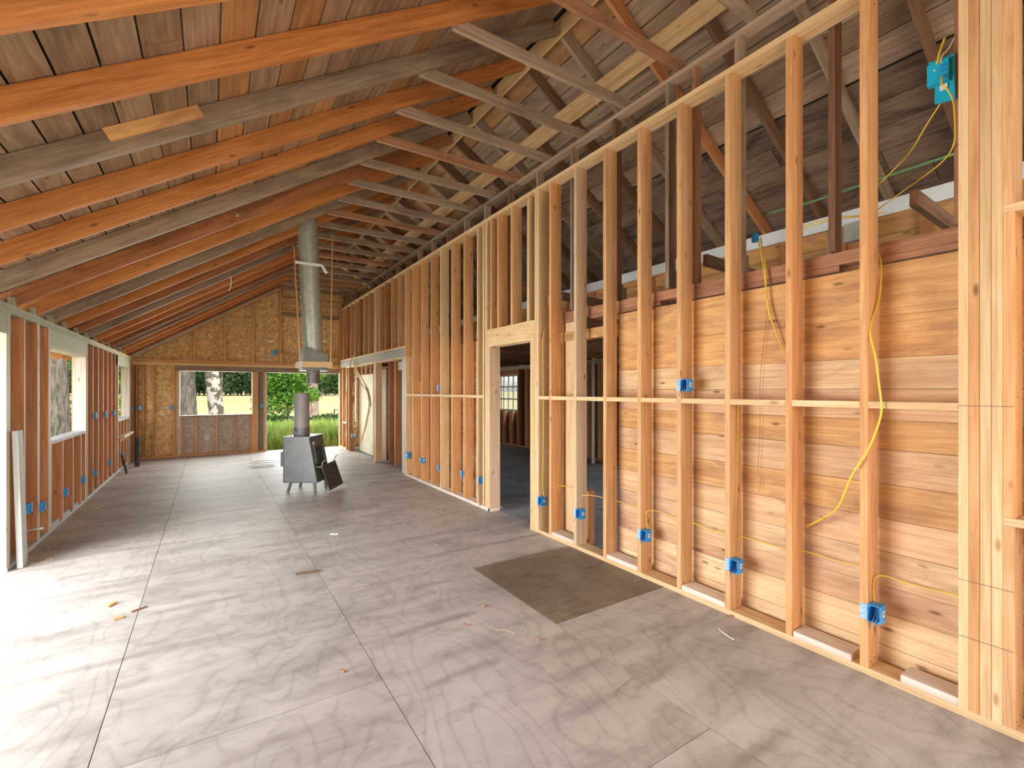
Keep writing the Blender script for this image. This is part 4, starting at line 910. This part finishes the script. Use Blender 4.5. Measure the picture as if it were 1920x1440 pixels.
for i in range(420):
    y = 5.95 + 3.2 * RW() ** 1.3; x = XL + 0.03 + 0.22 * RW() ** 1.8 * (1.2 if y < 7.6 else 0.6); a = RW() * 3.14; l = 0.03 + 0.09 * RW(); z = 0.004 + 0.012 * RW(); n0 = len(vs)
    dx, dy = math.cos(a) * l / 2, math.sin(a) * l / 2; ex, ey = -math.sin(a) * 0.002, math.cos(a) * 0.002
    x = max(x, XL + 0.06)
    vs += [(x - dx * .5, y - dy, z), (x + dx * .5, y + dy, z + 0.008), (x + dx * .5 + ex, y + dy + ey, z + 0.006), (x - dx * .5 + ex, y - dy + ey, z)]
    fs.append((n0, n0 + 1, n0 + 2, n0 + 3))
o = poly_mesh('straw_litter', vs, fs, M['purlin']); o['kind'] = 'stuff'; tag(o, 'straw and splinters strewn along the foot of the left wall', 'litter')

# ------------------------------------------------------------------ outdoors
GZ = -0.35
g = poly_mesh('ground', [(-500, -300, GZ), (500, -300, GZ), (500, 800, GZ), (-500, 800, GZ)], [(0, 1, 2, 3)], M['field']); g['kind'] = 'structure'
def trunk(name, x, y, r0, r1, h, m, parent, lean=(0, 0), seg=9, n=22, flare=0.25):
    vs, fs = [], []; cx = x; cy_ = y
    for i in range(seg + 1):
        f = i / seg; z = GZ - 0.05 + h * f; r = r0 + (r1 - r0) * f + r0 * flare * max(0, 1 - f * 8)
        ox, oy = x + lean[0] * f + 0.03 * math.sin(i * 1.7), y + lean[1] * f
        for k in range(n):
            a = 2 * math.pi * k / n; rr = r * (1 + 0.07 * math.sin(3 * a + i) + 0.05 * (RW() - 0.5)); vs.append((ox + rr * math.cos(a), oy + rr * math.sin(a), z))
    for i in range(seg):
        for k in range(n): fs.append((i * n + k, i * n + (k + 1) % n, (i + 1) * n + (k + 1) % n, (i + 1) * n + k))
    return poly_mesh(name, vs, fs, m, parent, smooth=True)
def leaves_mesh(name, n, fn, size, m):
    vs, fs = [], []
    for i in range(n):
        c_ = fn(); a = Vector((RW() - .5, RW() - .5, RW() - .5)).normalized(); b_ = a.cross(Vector((RW() - .5, RW() - .5, RW() - .5))).normalized()
        s = size * (0.6 + 0.8 * RW()); n0 = len(vs)
        vs += [c_ + a * s, c_ + b_ * s * 0.5, c_ - a * s, c_ - b_ * s * 0.5]; fs.append((n0, n0 + 1, n0 + 2, n0 + 3))
    me = D.meshes.new(name); me.from_pydata([tuple(v) for v in vs], [], fs); me.update(); me.materials.append(m); return me
def blob(cs_):
    def fn():
        cx, cy_, cz, rx, rz_ = random.choice(cs_); a = RW() * 6.283; u = RW() * 2 - 1; r = RW() ** 0.4; q = math.sqrt(1 - u * u)
        return Vector((cx + rx * r * q * math.cos(a), cy_ + rx * r * q * math.sin(a), cz + rz_ * r * u))
    return fn
def place(u, d):                       # point on the ground seen in direction u at camera depth d
    r = (u - 960) / FPX * d; return (d * sn + r * cs, d * cs - r * sn)
x, y = place(351, 17); t1 = thing('fir_tree', 'thick grey-barked tree trunk left in the back window view', 'tree', (0, 0, 0)); trunk('trunk', x, y, 0.27, 0.20, 9, M['bark'], t1)
me = leaves_mesh('foliage', 500, blob([(x + 0.1, y - .4, 4.4, 1.4, 1.0), (x + .5, y - .3, 3.0, .5, .4)]), 0.08, M['leaf']); link('foliage', me, None, t1)
x, y = place(397, 20); t1 = thing('birch_tree', 'white and black birch trunk in the back window view', 'tree', (0, 0, 0)); trunk('trunk', x + .2, y, 0.30, 0.17, 9, M['birch'], t1, lean=(-0.6, 0))
link('foliage', leaves_mesh('foliage', 500, blob([(x + .2, y, 5.2, 1.8, 1.2)]), 0.08, M['leaf']), None, t1)
x, y = place(584, 23); t1 = thing('old_tree', 'pale dappled tree trunk seen through the back doorway', 'tree', (0, 0, 0)); trunk('trunk', x, y, 0.32, 0.20, 9, M['pale_bark'], t1)
for zz_, dx in ((1.4, 0.9), (1.9, 1.3), (2.5, 1.1)): beam('branch', (x + .2, y, zz_), (x + dx, y - .3, zz_ + .35), 0.05, 0.05, M['bark'], t1)
link('foliage', leaves_mesh('foliage', 1600, blob([(x + .8, y - .2, 3.2, 1.3, .9), (x + 1.0, y - .5, 1.9, .45, .5), (x - .5, y, 4.0, 1.5, 1)]), 0.09, M['leaf_dark']), None, t1)
x, y = place(541, 19); t1 = thing('young_tree', 'young leafy green tree on the left of the back doorway', 'tree', (0, 0, 0)); trunk('trunk', x, y, 0.05, 0.03, 4, M['bark'], t1, n=10, flare=0)
link('foliage', leaves_mesh('foliage', 9000, blob([(x - .1, y, 2.1, 1.0, .6), (x + .6, y, 2.3, .8, .5), (x - .6, y, 1.9, .5, .5), (x + .3, y, 2.9, 1.5, .8), (x - .5, y + .1, 1.1, .9, .6), (x + .4, y, 1.4, .9, .4)]), 0.06, M['leaf']), None, t1)
x, y = place(112, 14); t1 = thing('fir_tree', 'massive furrowed tree trunk close outside the big left window', 'tree', (0, 0, 0)); trunk('trunk', x - 0.08, y, 0.28, 0.24, 10, M['bark'], t1); trunk('side_trunk', x + .33, y + .5, 0.12, 0.12, 9, M['bark'], t1, flare=0)
link('foliage', leaves_mesh('foliage', 1800, blob([(x + 1.0, y + 1.5, 3.0, .9, 1.8), (x + 1.0, y + 2.0, .8, .8, .7)]), 0.06, M['leaf']), None, t1)
x, y = place(218, 16); t1 = thing('shrub', 'leafy shrub outside the small left window', 'shrub', (0, 0, 0))
link('foliage', leaves_mesh('foliage', 2600, blob([(x - 1, y, 3.4, 1.6, 1.2), (x - .6, y, .6, 1.0, .8)]), 0.07, M['leaf']), None, t1); trunk('stem', x - .8, y, .09, .05, 3.2, M['bark'], t1, n=10)
for u, d, r, h, m_, lab in ((520, 20.5, 1.1, .75, 'leaf_dark', 'dark low bush below young tree in back doorway'), (618, 21, 1.0, .8, 'leaf_dark', 'dark low bush right of the pale trunk')):
    x, y = place(u, d); o = link('bush', leaves_mesh('bush', 2200, blob([(x, y, GZ + h * .6, r, h * .55)]), 0.07, M[m_])); tag(o, lab, 'bush')
# tall grass outside the doorway
def grass(name, x0, x1, y0, y1, n, h, m, label):
    vs, fs = [], []
    for i in range(n):
        x = x0 + (x1 - x0) * RW(); y = y0 + (y1 - y0) * RW(); a = RW() * 6.28; hh = h * (0.5 + 0.7 * RW()); w_ = 0.012 + 0.01 * RW(); bx_, by_ = 0.25 * hh * math.cos(a), 0.25 * hh * math.sin(a); n0 = len(vs)
        px, py = w_ * math.sin(a), -w_ * math.cos(a)
        vs += [(x - px, y - py, GZ), (x + px, y + py, GZ), (x + bx_ * .4 + px, y + by_ * .4 + py, GZ + hh * .6), (x + bx_ * .4 - px, y + by_ * .4 - py, GZ + hh * .6), (x + bx_, y + by_, GZ + hh)]
        fs += [(n0, n0 + 1, n0 + 2, n0 + 3), (n0 + 3, n0 + 2, n0 + 4)]
    o = poly_mesh(name, vs, fs, m); o['kind'] = 'stuff'; tag(o, label, 'grass')
grass('tall_grass', 0.5, 7.0, 14.9, 19.5, 16000, 0.8, M['grass'], 'tall bright green grass growing outside the back doorway')
grass('dry_grass', 1.0, 7.0, 14.6, 17.5, 2500, 0.42, M['grass_dry'], 'dry straw-coloured grass stems mixed in by the doorway')
grass('tall_grass', -6.5, -2.4, 9.0, 20.0, 12000, 0.6, M['grass'], 'green grass outside the left windows')
# tree line beyond the field
def conif(h, r):
    def fn():
        f = RW() ** 0.75; z = h * (0.03 + 0.97 * f); rr = r * (1 - f) ** 0.6 * min(1, 0.35 + 3 * f) * (0.45 + 0.55 * RW() ** .5) + 0.1; a = RW() * 6.283
        return Vector((rr * math.cos(a), rr * math.sin(a), z))
    return fn
protos = [leaves_mesh('foliage', 2600, conif(24 + 5 * j, 4.2 + 0.5 * j), 0.55, M['conifer' if j != 1 else 'leaf_dark']) for j in range(3)]
trm = None
k = 0
for u0, u1, step in ((325, 660, 8.5), (85, 165, 9), (205, 262, 9)):
    u = u0
    while u < u1:
        d = 165 + 45 * RW(); x, y = place(u, d); pr_ = k % 3
        t_ = thing('conifer', 'tall dark conifer in the tree line beyond the pale field', 'tree', (x, y, GZ), RW() * 6, 'conifers beyond the field')
        f_ = link('foliage', protos[pr_], None, t_); s_ = 0.85 + 0.35 * RW(); f_.scale = (s_, s_, s_)
        if trm is None: tr0 = tube('trunk', (0, 0, -0.1), (0, 0, 20), 0.45, 0.15, M['pale_bark'], t_, n=8); trm = tr0.data
        else: link('trunk', trm, None, t_)
        u += step * (0.7 + 0.6 * RW()); k += 1
# pole and debris by the doorway
x, y = place(627, 17); po = thing('gate_post', 'thin dark metal post with short arm outside the doorway', 'post', (x, y, GZ)); tube('post', (0, 0, 0), (0, 0, 1.27), 0.02, 0.02, M['black'], po, n=10); beam('arm', (0, 0, 1.24), (0.2, -0.1, 1.24), 0.02, 0.02, M['black'], po)
for j, (u, v, s_) in enumerate(((508, 842, .12), (517, 836, .15), (526, 832, .14), (521, 842, .10), (512, 846, .08), (529, 842, .11))):
    d = 14.6 + 0.25 * j; x, y = place(u, d); me = D.meshes.new('rock'); 
    vs = [(s_ * (0.8 + .4 * RW()) * math.cos(a) * math.cos(e_), s_ * (0.8 + .4 * RW()) * math.sin(a) * math.cos(e_), s_ * .7 * math.sin(e_)) for e_ in (-1.2, -.3, .5, 1.3) for a in [k * 1.047 for k in range(6)]]
    fs = [(i * 6 + k, i * 6 + (k + 1) % 6, (i + 1) * 6 + (k + 1) % 6, (i + 1) * 6 + k) for i in range(3) for k in range(6)] + [tuple(range(18, 24)), tuple(range(5, -1, -1))]
    o = poly_mesh('rock', vs, fs, M['galv_dark']); o.location = (x, y, GZ + s_ * .55 + (0.12 if j < 3 else 0)); tag(o, 'dark rubble lump piled at the left foot of the back doorway', 'rubble', 'rubble by the back doorway')
p = place(622, 15.2); q = place(645, 14.6)
tag(beam('pale_pole', (p[0], p[1], GZ + 0.1), (q[0], q[1], GZ + 0.45), 0.04, 0.04, M['white_paint'], side=Vector((0, 0, 1))), 'pale pole lying aslant outside right side of the back doorway', 'pole')
